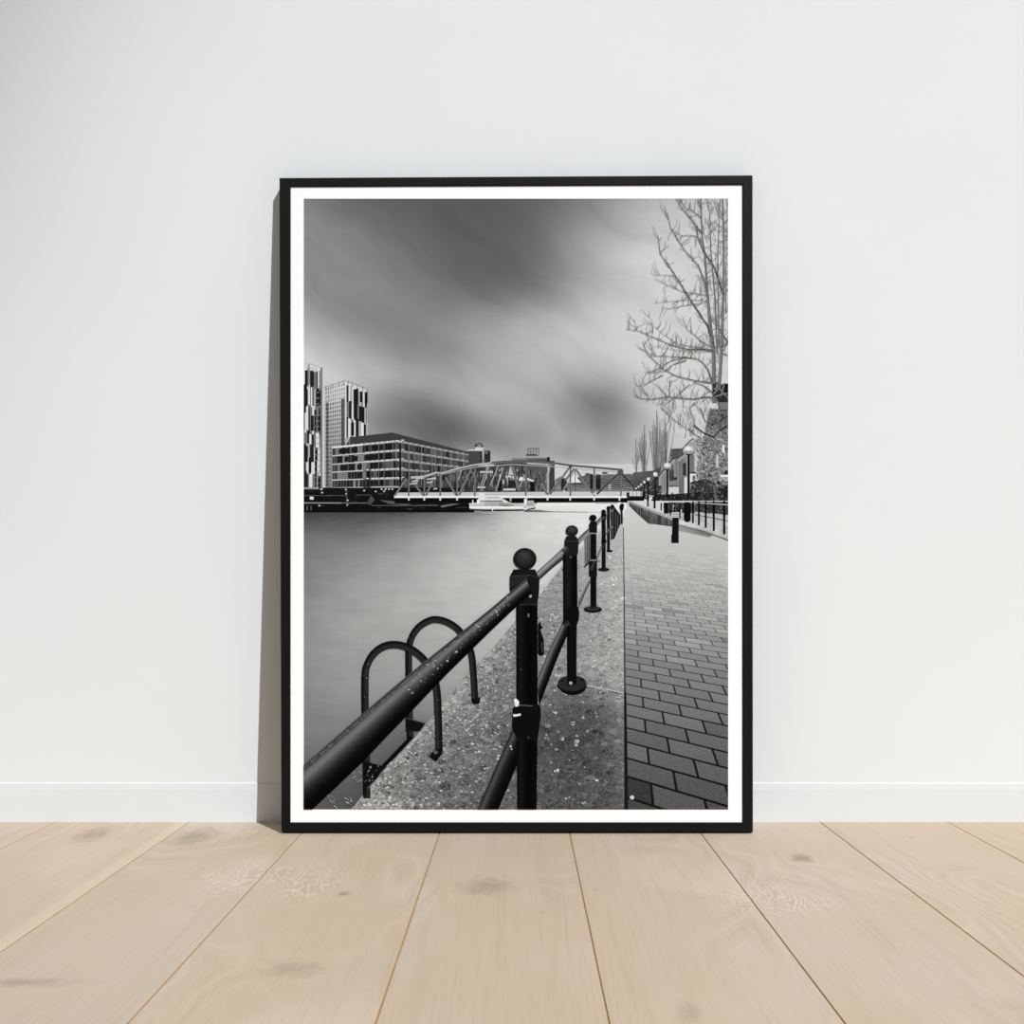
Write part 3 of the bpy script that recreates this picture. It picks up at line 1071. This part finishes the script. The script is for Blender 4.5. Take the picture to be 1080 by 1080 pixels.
S.line([(657.6, 556), (658.6, 640), (659.4, 730)], .8, 1.4, 75)
S.line([(659.4, 730), (660, 780), (660.6, 857)], 2.4, 4.0, 26)
S.up()
# --- retaining wall and kerb on the right
S.ribbon([(663.6, 528.2), (672, 531.5), (685, 536.8), (698, 542), (709, 546.6)], [(663.6, 533), (672, 541.5), (683.5, 551.5), (697, 553.6), (709, 555)], [138, 98, 70, 62])
S.up()
for i in range(40):
    f = R.random()
    x = 666 + f * 42
    y0 = 529.5 + f * 17
    y1 = 535 + min(f * 2.4, 1) * 16 + f * 3
    S.rect(x, y0 + 2, x + R.uniform(.5, 1.3), y1, R.choice([55, 70, 95, 105]))
S.up()
S.line([(663.6, 528.6), (672, 532), (685, 537.2), (698, 542.4), (709, 547)], 1.2, 2.6, [172, 150])
S.poly([(714, 548, 214), (735, 551.5, 200), (769, 563, 190), (769, 568.5, 170), (752, 565, 160), (735, 557.5, 180), (714, 553, 200)], BRIM)
S.up()
S.poly([(709, 551, 150), (720, 553.5, 128), (735, 557.8, 120), (752, 564.4, 96), (748, 566.4, 140), (728, 562, 150), (709, 558, 168)])
S.line([(735, 557.6), (752, 563.6), (769, 570)], 1.2, 1.2, [90, 120])
S.up()
# pavement behind the railing
S.poly([(700, 540, 120), (732, 538.6, 196), (769, 543, 190), (769, 563, 178), (735, 552, 186), (714, 548, 205), (702, 543, 170)], BRIM)
S.rect(700, 530, 733, 541, 62)
S.flat([(733, 529), (769, 529), (769, 543.4), (733, 539.4)], 56)
S.up()
mottle(700, 768.5, lambda x: 531, lambda x: 539.5 + max(0, x - 732) * .1, 190, [30, 45, 60, 80, 95, 38], .5, 1.4)
for (x, y) in ((699, 540), (702, 542), (710, 536), (718, 541)):
    S.rect(x, y - 4, x + 1.2, y + 3, 200)
S.line([(732.6, 542.4), (768.5, 549.3)], .8, 1.0, 55)
for (x, y1, wd) in ((697.5, 538, 1.3), (702.5, 541.5, 3.8), (707.3, 544, 1.0), (711.4, 541, 1.4), (717.3, 546.5, 1.7), (731, 551.6, 1.9), (737.3, 553.8, 2.1), (744.5, 556.5, 2.2), (753, 559.8, 2.3), (764, 563.4, 2.5)):
    S.rect(x - wd / 2, 530.2, x + wd / 2, y1, 14)
S.rect(689.5, 526, 691.6, 536, 16)
S.rect(682.6, 522, 684.2, 534, 16)
S.rect(684, 529, 685.4, 534, 185)
S.up()
S.line([(705.6, 529.2), (730, 529.8), (768.5, 532.2)], .9, 1.1, 178)
for (x, wd) in ((731, 1.9), (737.3, 2.1), (744.5, 2.2), (753, 2.3), (764, 2.5)):
    S.disc(x, 529.6, wd * .62, wd * .62, 16, 10)
S.up()
# litter bin and bollard
S.flat([(721.2, 531), (723, 529.4), (727, 529.4), (728.8, 531), (728.6, 548), (727, 550.4), (723, 550.4), (721.4, 548)], 17)
S.rect(721.4, 538.6, 728.6, 539.2, 48)
S.flat([(709.4, 541), (716.2, 541), (716, 572.6), (708.2, 572.4), (708.2, 564), (709, 563)], 18)
S.rect(710.4, 534.5, 711.6, 541, 20)
S.rect(714.6, 534.5, 715.8, 541, 20)
S.up()
S.rect(714.4, 546, 716, 572, 34)
for y in (540.2, 542.4, 544.4):
    S.rect(709, y, 716.4, y + 1.1, 232)
S.up()

# --- bare poplar
BR = [
    # stems
    ([(754, 424), (753.6, 404), (753.2, 370), (750, 346), (747.5, 320), (746.4, 306), (744, 269), (741, 250), (739.6, 207)], 4.6, .8, 92),
    ([(759, 406), (761.6, 370), (763, 320), (763.6, 309), (763.8, 248), (762.4, 207)], 3.4, 1.4, 100),
    ([(763.6, 311), (754, 281.7), (742, 263.6), (736.4, 249), (735, 240)], 1.8, .8, 58),
    ([(757, 372), (755.5, 340), (755, 318), (752.6, 290), (750, 262), (749, 222), (745, 207)], 1.6, .6, 110),
    ([(759, 366), (758, 320), (757.5, 270), (758.6, 240), (760, 207)], 1.5, .5, 118),
    ([(766, 330), (766.4, 270), (767, 220)], .9, .5, 122),
    # limbs
    ([(752.8, 366), (752, 361), (746.7, 343), (730, 318), (720, 302), (706, 280), (700.6, 273), (696.4, 266.8), (694.3, 248.7)], 2.0, .6, 66),
    ([(746.6, 308), (744, 298), (737, 279.5), (722.5, 263.6), (707.6, 240), (704.4, 225)], 1.5, .6, 66),
    ([(741, 246), (732, 234), (722, 222), (716.6, 214.6), (713, 207)], 1.3, .6, 74),
    ([(739.6, 229), (731, 222), (722, 218), (717.5, 208)], 1.0, .5, 84),
    ([(736.4, 249), (727, 247.5), (719, 248), (708, 240.6)], 1.0, .5, 84),
    ([(747.6, 311), (733, 309), (720, 307), (706, 301), (690.5, 293)], 1.0, .5, 92),
    ([(712, 291), (703, 289.6), (690, 289.6)], .8, .4, 108),
    ([(746, 317), (728, 315.5), (712, 317), (690, 319)], .9, .4, 118),
    ([(742, 319), (720, 322), (706, 325), (698, 323.6)], .9, .4, 108),
    ([(753, 369), (742, 368), (725, 368), (708, 363.4), (686.5, 354), (673, 348.4), (660, 346.6)], 1.7, .5, 66),
    ([(752.7, 371), (738, 366), (716, 363), (700, 352), (690, 343)], 1.2, .4, 100),
    ([(753, 366), (740, 360), (733, 353), (725, 347), (720, 333)], 1.2, .4, 90),
    ([(749, 370), (730, 371), (709, 368), (690, 365)], .8, .4, 122),
    ([(751, 403.4), (742, 402.4), (731, 400.6), (714, 396.5), (699.7, 388.6), (683, 373), (679.6, 364.5), (678, 360)], 1.5, .6, 66),
    ([(753, 405), (750, 398), (746.7, 388.6), (740.5, 381), (734.7, 377.8), (714, 376), (689, 375), (686, 362)], 1.6, .5, 68),
    ([(734, 378), (722, 376), (706, 381), (697, 388), (682, 393)], 1.1, .5, 92),
    ([(724, 380), (710, 384), (702, 391), (684, 393), (680, 391)], 1.0, .4, 100),
    ([(752, 414), (746, 409), (741, 405.6), (732, 403)], 1.5, .8, 66),
    ([(752.8, 419), (744, 418.4), (732, 420.6), (718, 419.6), (704.6, 418), (686.5, 420.8), (676, 420), (669, 416.6)], 1.5, .6, 66),
    ([(728, 405), (712, 419), (700, 427), (692, 425)], 1.0, .4, 104),
    ([(707, 400), (706, 418)], .8, .6, 96),
    ([(700, 395), (688, 401), (680, 405.6), (672, 406.4)], 1.0, .4, 104),
    ([(704, 418), (697, 410), (692, 405)], .9, .4, 104),
    ([(684, 418), (680, 412), (677.6, 408)], .9, .4, 104),
    ([(761, 366), (768, 361)], 1.4, 1.0, 58),
    ([(768.4, 361), (763, 353), (758, 345), (755, 335)], 1.6, .7, 58),
    ([(762, 371), (766, 364.6), (768.4, 361)], 1.2, 1.2, 78),
    ([(760, 372), (769, 374.6)], 1.3, 1.0, 78),
    ([(688.5, 352), (689, 344), (688, 338), (684, 332)], .8, .3, 112),
    ([(672, 347), (670.5, 341), (669.6, 337)], .7, .3, 118),
    ([(733, 424), (728, 430), (731, 440), (734, 452)], 1.1, .7, 104),
    ([(697, 429), (712, 443), (722, 450), (732, 455)], 1.0, .6, 112),
    ([(732, 448), (742, 456), (753, 461), (759, 454), (768, 448.5)], 1.6, 1.6, 42),
    ([(726, 452), (735, 459), (739, 462)], 1.2, .7, 70),
    ([(739, 430), (744, 444), (752, 447), (768, 438)], 1.2, .8, 60)]
T = random.Random(23)
for k, (pts, w0, w1, t) in enumerate(BR):
    S.line(pts, w0 * (.92 if w0 > 3 else .72), w1 * .75, [t - 8, t + 30] if w0 > 3 else t - 4)
    if k % 6 == 5:
        S.up()
S.up()
# twigs growing from the limbs
tw = 0
for (pts, w0, w1, t) in BR:
    for (a, b_) in zip(pts, pts[1:]):
        ln = math.hypot(b_[0] - a[0], b_[1] - a[1])
        for _ in range(int(ln / 5.0) + 1):
            f = T.random()
            x, y = a[0] + (b_[0] - a[0]) * f, a[1] + (b_[1] - a[1]) * f
            if y > 440:
                continue
            side = -1 if T.random() < .62 else 1
            an = math.radians(T.uniform(15, 75))
            if abs(b_[0] - a[0]) > abs(b_[1] - a[1]):
                an = math.radians(T.uniform(40, 150)) if T.random() < .75 else -math.radians(T.uniform(20, 70))
                dx, dy = -math.cos(an) * .8, -math.sin(an)
            else:
                dx, dy = side * math.cos(an), -math.sin(an)
            l = T.uniform(5, 17)
            mx, my = x + dx * l * .55 + T.uniform(-1, 1), y + dy * l * .5
            S.line([(x, y), (mx, my), (x + dx * l * .8 + T.uniform(-1.5, 1.5), y + dy * l * 1.05)], .5, .25, T.choice([105, 118, 130, 142]))
            tw += 1
            if tw % 120 == 0:
                S.up()
S.up()
for i in range(70):      # fine spray below the crown
    x, y = T.uniform(700, 760), T.uniform(422, 462)
    S.line([(x, y), (x + T.uniform(-5, 3), y - T.uniform(4, 14))], .5, .3, T.choice([120, 140, 150]))
for i in range(60):
    x, y = T.uniform(734, 768), T.uniform(210, 330)
    S.line([(x, y), (x + T.uniform(-6, 6), y - T.uniform(4, 13))], .5, .3, T.choice([120, 135, 150]))
S.up()
# pollard head
S.flat([(751.6, 405), (756, 403), (760, 406), (764, 404), (769, 404.6), (769, 424), (758.6, 424), (756.4, 420), (752.6, 417.5)], 46)
S.up()
S.flat([(755.5, 404), (759, 406), (758.4, 409.6), (755, 410)], 120)
for a, b_ in (((753, 415), (760, 407)), ((757, 407), (769, 421)), ((754, 418), (768, 414)), ((764, 405), (760, 418)), ((753, 409), (757, 412))):
    S.line([a, b_], 1.1, .8, 138)
S.rect(765, 405, 769, 414, 22)
S.flat([(758.5, 424), (769, 424), (769, 432), (760, 432)], 118)
S.up()

# --- mooring ladder hoops, brackets
def smooth(pts, k=5):
    P = [pts[0]] + list(pts) + [pts[-1]]
    out = []
    for i in range(1, len(P) - 2):
        p0, p1, p2, p3 = P[i - 1:i + 3]
        for j in range(k):
            t = j / k
            out.append(tuple(.5 * (2 * p1[c] + (p2[c] - p0[c]) * t + (2 * p0[c] - 5 * p1[c] + 4 * p2[c] - p3[c]) * t * t
                                   + (3 * p1[c] - p0[c] - 3 * p2[c] + p3[c]) * t ** 3) for c in (0, 1)))
    out.append(pts[-1])
    return out


def hoop(pts, w):
    pts = smooth(pts)
    S.line(pts, w, w, [30, 44, 24, 12])
    S.up()


hoop([(432.6, 779), (431.6, 740), (431, 692), (431.8, 680), (435.4, 669.6), (443, 660), (455, 653.6), (466, 654.2), (477, 659), (486, 667), (493, 678.4), (497.6, 692), (499.4, 712), (501, 741)], 7.2)
S.flat([(497, 737), (504.6, 736), (507, 735), (505.6, 742), (499, 743)], 18)
S.flat([(427.6, 756.5), (448.4, 762.6), (443, 771), (428, 771)], 16)
S.line([(404, 808.5), (434, 777.5)], 4.0, 4.4, 14)
S.up()
S.line([(429, 757.4), (447, 762.8)], 1.0, .8, 62)
hoop([(386.8, 842), (386, 790), (385, 751), (385, 712), (387.6, 700), (393, 690.6), (401, 683.6), (411, 680), (423, 680.6), (435, 685.6), (446, 694.6), (454, 706), (459.4, 721), (461.6, 741), (463, 793)], 7.8)
S.flat([(452, 798), (459, 790), (467, 790), (466.6, 795), (459.6, 803.4)], 16)
S.flat([(384, 803), (406.4, 808.6), (398, 820), (388, 829), (383, 838)], 16)
S.up()
S.disc(459.4, 793.4, 2.4, 2.0, 92, 10)
for i in range(26):
    S.blob(R.uniform(384, 401), R.uniform(806, 834), R.uniform(.5, 1.4), R.choice([95, 120, 70, 140]))
for (px, py) in ((385.6, 708), (386.6, 715), (384, 712), (430.6, 672), (457, 714), (462, 738), (436, 668), (384.6, 735), (388, 700), (455, 704)):
    S.blob(px, py, R.uniform(.5, 1.0), 105)
for i in range(16):      # splashes and weed on the wall at the foot
    x, y = R.uniform(343, 372), R.uniform(838, 853)
    if y > 852 - (x - 343) * .2:
        y -= 4
    S.line([(x, y), (x + R.uniform(1, 4), y + R.uniform(1, 3.4))], 1.3, .5, R.choice([150, 170, 130]))
for i in range(10):
    x, y = R.uniform(373, 383), R.uniform(812, 826)
    S.line([(x, y), (x - R.uniform(1, 4), y + R.uniform(1, 3))], 1.2, .5, R.choice([140, 120, 160]))
S.up()

# --- railing, from far to near
S.flat([(644.2, 534.4), (647.6, 533.4), (654.4, 543), (654.4, 552.5), (648, 568), (644.4, 569)], 34)
S.rect(654.8, 531, 656.8, 552.4, 30)
S.flat([(653.4, 533), (656, 530.4), (658.4, 532), (657.4, 538), (654, 538)], 30)
S.up()
for x, y0, y1 in ((646, 536, 567), (649, 540, 563), (651.4, 543, 558)):
    S.rect(x, y0, x + .6, y1, 92)
S.disc(645.8, 533.8, 2.0, 1.9, 22, 12)
S.up()
S.line([(637, 544.6), (642, 540.4), (647, 537.6)], 2.2, 1.6, [150, 60])
S.line([(637.5, 566), (642, 559), (646, 555)], 1.8, 1.6, [150, 70])
S.rect(640.3, 536, 643.4, 581, 24)
S.disc(641.8, 535.6, 2.1, 2.1, 20, 12)
S.rect(639.8, 557, 644, 559, 98)
S.disc(643, 581, 3.4, 1.2, 28, 14)
S.up()
S.line([(629.6, 551.6), (634, 547), (638, 544.2)], 3.6, 3.0, [150, 40])
S.line([(629.4, 591), (633, 582), (637.4, 572)], 3.4, 2.4, [170, 60])
S.disc(636.8, 600.6, 6.2, 1.9, 28, 18)
S.rect(634.7, 541, 638.9, 599, 20)
S.rect(634.2, 569, 639.6, 573, 34)
S.flat([(634.2, 543), (635, 541), (638.6, 541), (639.4, 543), (639.4, 548), (634.4, 548)], 24)
S.disc(636.7, 539.6, 2.5, 2.4, 18, 14)
S.up()
# notice plate behind the third post
S.poly([(616.2, 563.6, 140), (622.8, 562.6, 96), (622.8, 592.4, 80), (617, 598.2, 112)])
S.up()
for x in (617.6, 619.4, 621):
    S.rect(x, 564.5, x + .6, 593, 70)
S.line([(616.4, 597.8), (623, 592)], 1.4, 1.2, 24)
S.up()
S.line([(609.6, 571.4), (617, 563.6), (626, 555.6)], 5.0, 4.6, [150, 120, 40])
S.ribbon([(609.6, 629), (621.5, 609)], [(610.6, 641), (622.6, 613.6)], [176, 120, 42])
S.disc(625.4, 642.6, 9.6, 3.6, 20, 24)
S.up()
S.disc(625.4, 641.4, 7.6, 2.3, 52, 20)
S.rect(622.8, 560, 629.1, 641.6, 15)
S.up()
S.rect(621.2, 590, 629.8, 608, 20)
S.flat([(621.2, 553), (623, 549.4), (628.4, 549.4), (629.8, 553), (629.8, 562), (621.6, 562)], 24)
S.disc(625.4, 546, 3.9, 3.3, 17, 16)
S.up()
S.rect(622, 561.8, 629.4, 563, 138)
S.rect(622, 590, 629.2, 591.4, 130)
S.line([(623, 601), (626.5, 592)], 3.4, 2.6, [70, 24])
S.up()
# rails between first and second post
S.ribbon([(564, 605), (580, 590.6), (597, 575)], [(568, 612), (582, 599.4), (599, 585.4)], [58, 150, 128, 60, 26])
S.ribbon([(566, 718), (580, 684), (594, 655)], [(569, 744), (586, 699), (601, 664)], [48, 112, 60, 24, 12, 8])
S.up()
# second post
S.disc(603.2, 723.4, 15.6, 9.6, 14, 28)
S.line([(588, 725), (592, 730), (598, 733)], 1.0, .8, 205)
S.up()
S.disc(603.4, 720.6, 15.2, 8.4, 40, 28)
S.up()
S.ribbon([(598, 655), (598.2, 722)], [(608.4, 655), (608, 722)], [8, 16, 10])
S.ribbon([(593.8, 584), (594, 657)], [(608.8, 584), (609.2, 657)], [10, 26, 14, 8])
S.up()
S.flat([(594, 641), (610, 640), (611, 646), (610.4, 654), (608, 660), (595, 658)], 14)
S.flat([(595.4, 570), (597.4, 565.4), (607.6, 565.4), (610.4, 570), (610, 582), (608.6, 586), (595.4, 584)], 28)
S.up()
S.line([(594, 582.6), (599, 578.8)], 8.6, 6.5, [24, 48, 96])
S.line([(594, 658.6), (600, 656)], 6, 6, [60, 16])
S.line([(595.6, 570.6), (610, 571)], .7, .7, 60)
S.disc(603.2, 559.6, 6.6, 5.7, 16, 22, hl=(-1, -2.6, 66))
S.disc(601.8, 587.4, 1.6, 1.2, 78, 10)
S.disc(602, 720.4, 1.9, 1.7, 170, 10)
S.disc(593.8, 600.6, 1.2, .9, 20, 8)
S.disc(593, 718, 1.6, 1.2, 18, 8)
S.disc(614, 717, 1.8, 1.6, 20, 8)
S.up()
# lower rail of the front bay
S.ribbon([(503, 855), (524, 806), (546, 757)], [(525, 855), (536, 829), (553, 788)], [26, 74, 34, 16, 10, 8])
S.up()
for (x, y, r) in ((538.6, 787, 1.4), (539.6, 790, 1.0)):
    S.blob(x, y, r, 205)
# first post
S.ribbon([(544.4, 632), (544.6, 745), (545.6, 857)], [(567, 632), (567, 745), (566, 857)], [8, 22, 12, 7, 10, 9])
S.up()
S.flat([(540.6, 748), (544, 742), (566, 742), (570, 745), (570.6, 756), (569, 766), (567, 781), (560, 782), (545, 779), (540, 768)], 15)
S.flat([(537.6, 608), (541.6, 600.4), (564.4, 600.4), (569, 611), (568.6, 625), (566.4, 639), (545, 638), (537.6, 622)], 24)
S.up()
S.line([(538.6, 608), (559, 606.6), (567.6, 609)], 1.0, .6, 58)
S.flat([(538, 609.4), (556, 607.6), (557, 611), (538, 620)], 38)
S.line([(546, 637.6), (566, 637.6)], 1.0, 1.0, 44)
S.line([(546.6, 743.6), (562, 744.6)], 1.2, .8, 88)
S.disc(553.6, 589.2, 12.3, 11.4, 13, 30, hl=(-1.5, -5.4, 62))
S.disc(559.4, 628.4, 1.5, 1.9, 160, 10)
S.disc(557.4, 649, 1.2, 2.2, 98, 10)
S.blob(549.4, 706, 1.2, 62)
S.blob(548, 693, .9, 44)
S.blob(557.4, 778, 1.2, 62)
S.up()
# big handrail in front
S.ribbon([(318, 808.6), (352, 779), (383, 752), (415, 724.6), (446.5, 698.6), (481, 671), (516, 643), (540, 622.6), (555, 610)],
         [(318, 864), (352, 832.4), (383, 803), (408, 776.6), (430, 754), (472, 710), (516, 666.8), (541, 643), (561, 626)],
         [78, 44, 104, 112, 84, 58, 38, 24, 14, 9, 7, 7])
S.up()
S.line([(320, 811), (383, 756.4), (446, 703), (481, 675)], 1.2, .9, 100, MOTM)
for i in range(120):
    f = T.random()
    x = 425 + f * 112
    yt = 716 - (x - 425) * .816
    wid = 47 - f * 23
    yy = yt + wid * (.12 + .42 * T.random() ** 1.5)
    S.blob(x, yy, T.uniform(.4, 1.6), T.choice([95, 120, 140, 80, 70, 165]), 0, .8)
for i in range(45):
    f = T.random()
    x = 321 + f * 110
    yt = 806 - (x - 320) * .86
    S.blob(x, yt + T.uniform(4, 13), T.uniform(.4, 1.1), T.choice([105, 120, 88]), 0, .8)
S.up()
# paint chips, padlock and bird lime on the post
S.flat([(541.8, 738), (544, 736.4), (547.6, 740), (547, 744.6), (543.6, 745.6)], 232)
S.flat([(541, 753), (544, 753.4), (549, 752.4), (549.4, 754.6), (545, 755.6), (541.6, 756)], 226)
S.flat([(567.4, 659), (569.6, 655), (571, 660), (573, 661.6), (570, 664), (573.6, 675), (574, 690), (570.6, 692), (567.4, 690)], 15)
S.up()
S.line([(571.2, 677), (572.2, 688)], .9, .9, 72)
print('sheet layers', S.layer, 'faces', len(S.f), 'verts', len(S.v))

# build the sheet: a thin board whose face carries all the ink, as one mesh
n0 = len(S.v)
rim = [(PX0 - .0, PY0), (PX1, PY0), (PX1, PY1), (PX0, PY1)]
for dd in (D_PIC + .00002, D_PIC + .0004):
    for (x, y) in rim:
        S.v.append(L(x, y, dd))
        S.tone.append(250)
        S.uv.append((x, y))
S.f.append([n0, n0 + 1, n0 + 2, n0 + 3])
S.f.append([n0 + 7, n0 + 6, n0 + 5, n0 + 4])
for i in range(4):
    j = (i + 1) % 4
    S.f.append([n0 + i, n0 + j, n0 + 4 + j, n0 + 4 + i])
S.mi += [0] * 6
me = bpy.data.meshes.new('photograph')
me.from_pydata(S.v, [], S.f)
col = me.color_attributes.new('ink', 'FLOAT_COLOR', 'POINT')
tn = np.clip(np.array(S.tone) / 255.0, 0, 1)
lin = np.where(tn <= .04045, tn / 12.92, ((tn + .055) / 1.055) ** 2.4) * INK
buf = np.ones((len(lin), 4), np.float32)
buf[:, :3] = lin[:, None]
col.data.foreach_set('color', buf.ravel())
uvl = me.uv_layers.new(name='sheet')
li = np.zeros(len(me.loops), np.int32)
me.loops.foreach_get('vertex_index', li)
uvl.data.foreach_set('uv', np.array(S.uv, np.float32)[li].ravel())
me.polygons.foreach_set('material_index', np.array(S.mi, np.int32))
# turn every film towards the viewer
bm = bmesh.new()
bm.from_mesh(me)
flip = [f for f in bm.faces if f.normal.y > 0 and f.verts[0].co.y < D_PIC + .0003 - FT]
bmesh.ops.reverse_faces(bm, faces=flip)
bm.to_mesh(me)
bm.free()


def ink_mat(name, kind):
    q = NT(name, 0.8, 0.0)
    ink = q.n('ShaderNodeAttribute', attribute_name='ink').outputs['Color']
    uv = q.n('ShaderNodeUVMap', uv_map='sheet').outputs['UV']
    val = None
    if kind == 'sky':
        # streaks fan out from the upper left
        m = q.n('ShaderNodeMapping')
        m.inputs['Rotation'].default_value = (0, 0, math.radians(-33))
        q.t.links.new(uv, m.inputs['Vector'])
        wob = q.noise(uv, .012, 2, .5)
        sh = q.n('ShaderNodeCombineXYZ')
        q.put(sh.inputs[1], q.math('MULTIPLY', wob, 60))
        st = q.vmath('MULTIPLY', q.vmath('ADD', m.outputs[0], sh.outputs[0]), (.0055, .036, 1))
        a = q.noise(st, 1.0, 4, .5, .2)
        st2 = q.vmath('MULTIPLY', q.vmath('ADD', m.outputs[0], sh.outputs[0]), (.016, .075, 1))
        a2 = q.noise(st2, 1.0, 3, .5, .2)
        val = q.math('ADD', .775, q.math('ADD', q.math('MULTIPLY', a, .38), q.math('MULTIPLY', a2, .12)))
    elif kind == 'water':
        a = q.noise(q.vmath('MULTIPLY', uv, (.02, .085, 1)), 1.0, 5, .6, .4)
        b2 = q.noise(uv, .03, 3, .5)
        val = q.math('ADD', .74, q.math('ADD', q.math('MULTIPLY', a, .34), q.math('MULTIPLY', b2, .18)))
    elif kind == 'concrete':
        a = q.noise(uv, .11, 4, .75)
        b2 = q.noise(uv, .022, 4, .65, .6)
        b3 = q.noise(uv, .0055, 3, .6, .8)
        g = q.math('ADD', q.math('MULTIPLY', q.math('SUBTRACT', a, .5), 3.6), q.math('MULTIPLY', q.math('SUBTRACT', b2, .5), 2.0))
        g = q.math('ADD', g, q.math('MULTIPLY', q.math('SUBTRACT', b3, .5), 1.0))
        val = q.math('MAXIMUM', q.math('ADD', 1.02, g), .22)
        val = q.math('ADD', val, q.math('MULTIPLY', q.ramp(q.noise(q.vmath('ADD', uv, (300, 70, 0)), .035, 3, .7), .62, .72), .7))
    elif kind == 'brick':
        a = q.noise(uv, .10, 3, .75)
        val = q.math('ADD', .25, q.math('MULTIPLY', a, 1.5))
    elif kind == 'mottle':
        a = q.noise(uv, .2, 2, .6)
        val = q.math('ADD', .3, q.math('MULTIPLY', q.ramp(a, .35, .65), 1.2))
    else:
        a = q.noise(uv, .5, 2, .5)
        val = q.math('ADD', .94, q.math('MULTIPLY', a, .12))
    q.base(q.vmath('SCALE', ink) if False else q.mix(1.0, ink, q.n('ShaderNodeCombineColor').outputs[0]) if False else mulcol(q, ink, val))
    return q.m


def mulcol(q, colr, fac):
    nd = q.n('ShaderNodeVectorMath', operation='SCALE')
    q.t.links.new(colr, nd.inputs[0])
    q.t.links.new(fac, nd.inputs['Scale'])
    return nd.outputs['Vector']


for nm, kd in (('printed_ink', 'plain'), ('printed_sky', 'sky'), ('printed_water', 'water'), ('printed_concrete', 'concrete'), ('printed_paving', 'brick'), ('printed_rust', 'mottle')):
    me.materials.append(ink_mat(nm, kd))
po = link(bpy.data.objects.new('photograph', me), root)
po['label'] = 'black-and-white photograph of a railed quayside path, water and a truss bridge'

# ------------------------------------------------------------------ light
SUN_AZ, SUN_EL, SUN_D = math.radians(30), math.radians(44), 20.0
Ld = Vector((math.sin(SUN_AZ) * math.cos(SUN_EL), -math.cos(SUN_AZ) * math.cos(SUN_EL), math.sin(SUN_EL)))
sp = bpy.data.lights.new('key_light', 'SPOT')
sp.energy = 16500
sp.color = (.945, .98, 1.0)
sp.shadow_soft_size = .085
sp.spot_size = math.radians(9.3)
sp.spot_blend = .6
so = link(bpy.data.objects.new('key_light', sp))
so.location = Vector((-.27, YW - .05, .35)) + Ld * SUN_D
aim = Vector((.50, YW, .05))
so.rotation_euler = (aim - Vector(so.location)).to_track_quat('-Z', 'Y').to_euler()

wd = bpy.data.worlds.new('daylight')
scene.world = wd
wd.use_nodes = True
bg = wd.node_tree.nodes['Background']
bg.inputs['Color'].default_value = (1.0, .955, .925, 1)
bg.inputs['Strength'].default_value = .265

scene.view_settings.view_transform = 'Standard'
scene.view_settings.look = 'None'
scene.view_settings.exposure = 0.0
scene.view_settings.gamma = 1.0
scene.view_settings.use_curve_mapping = False
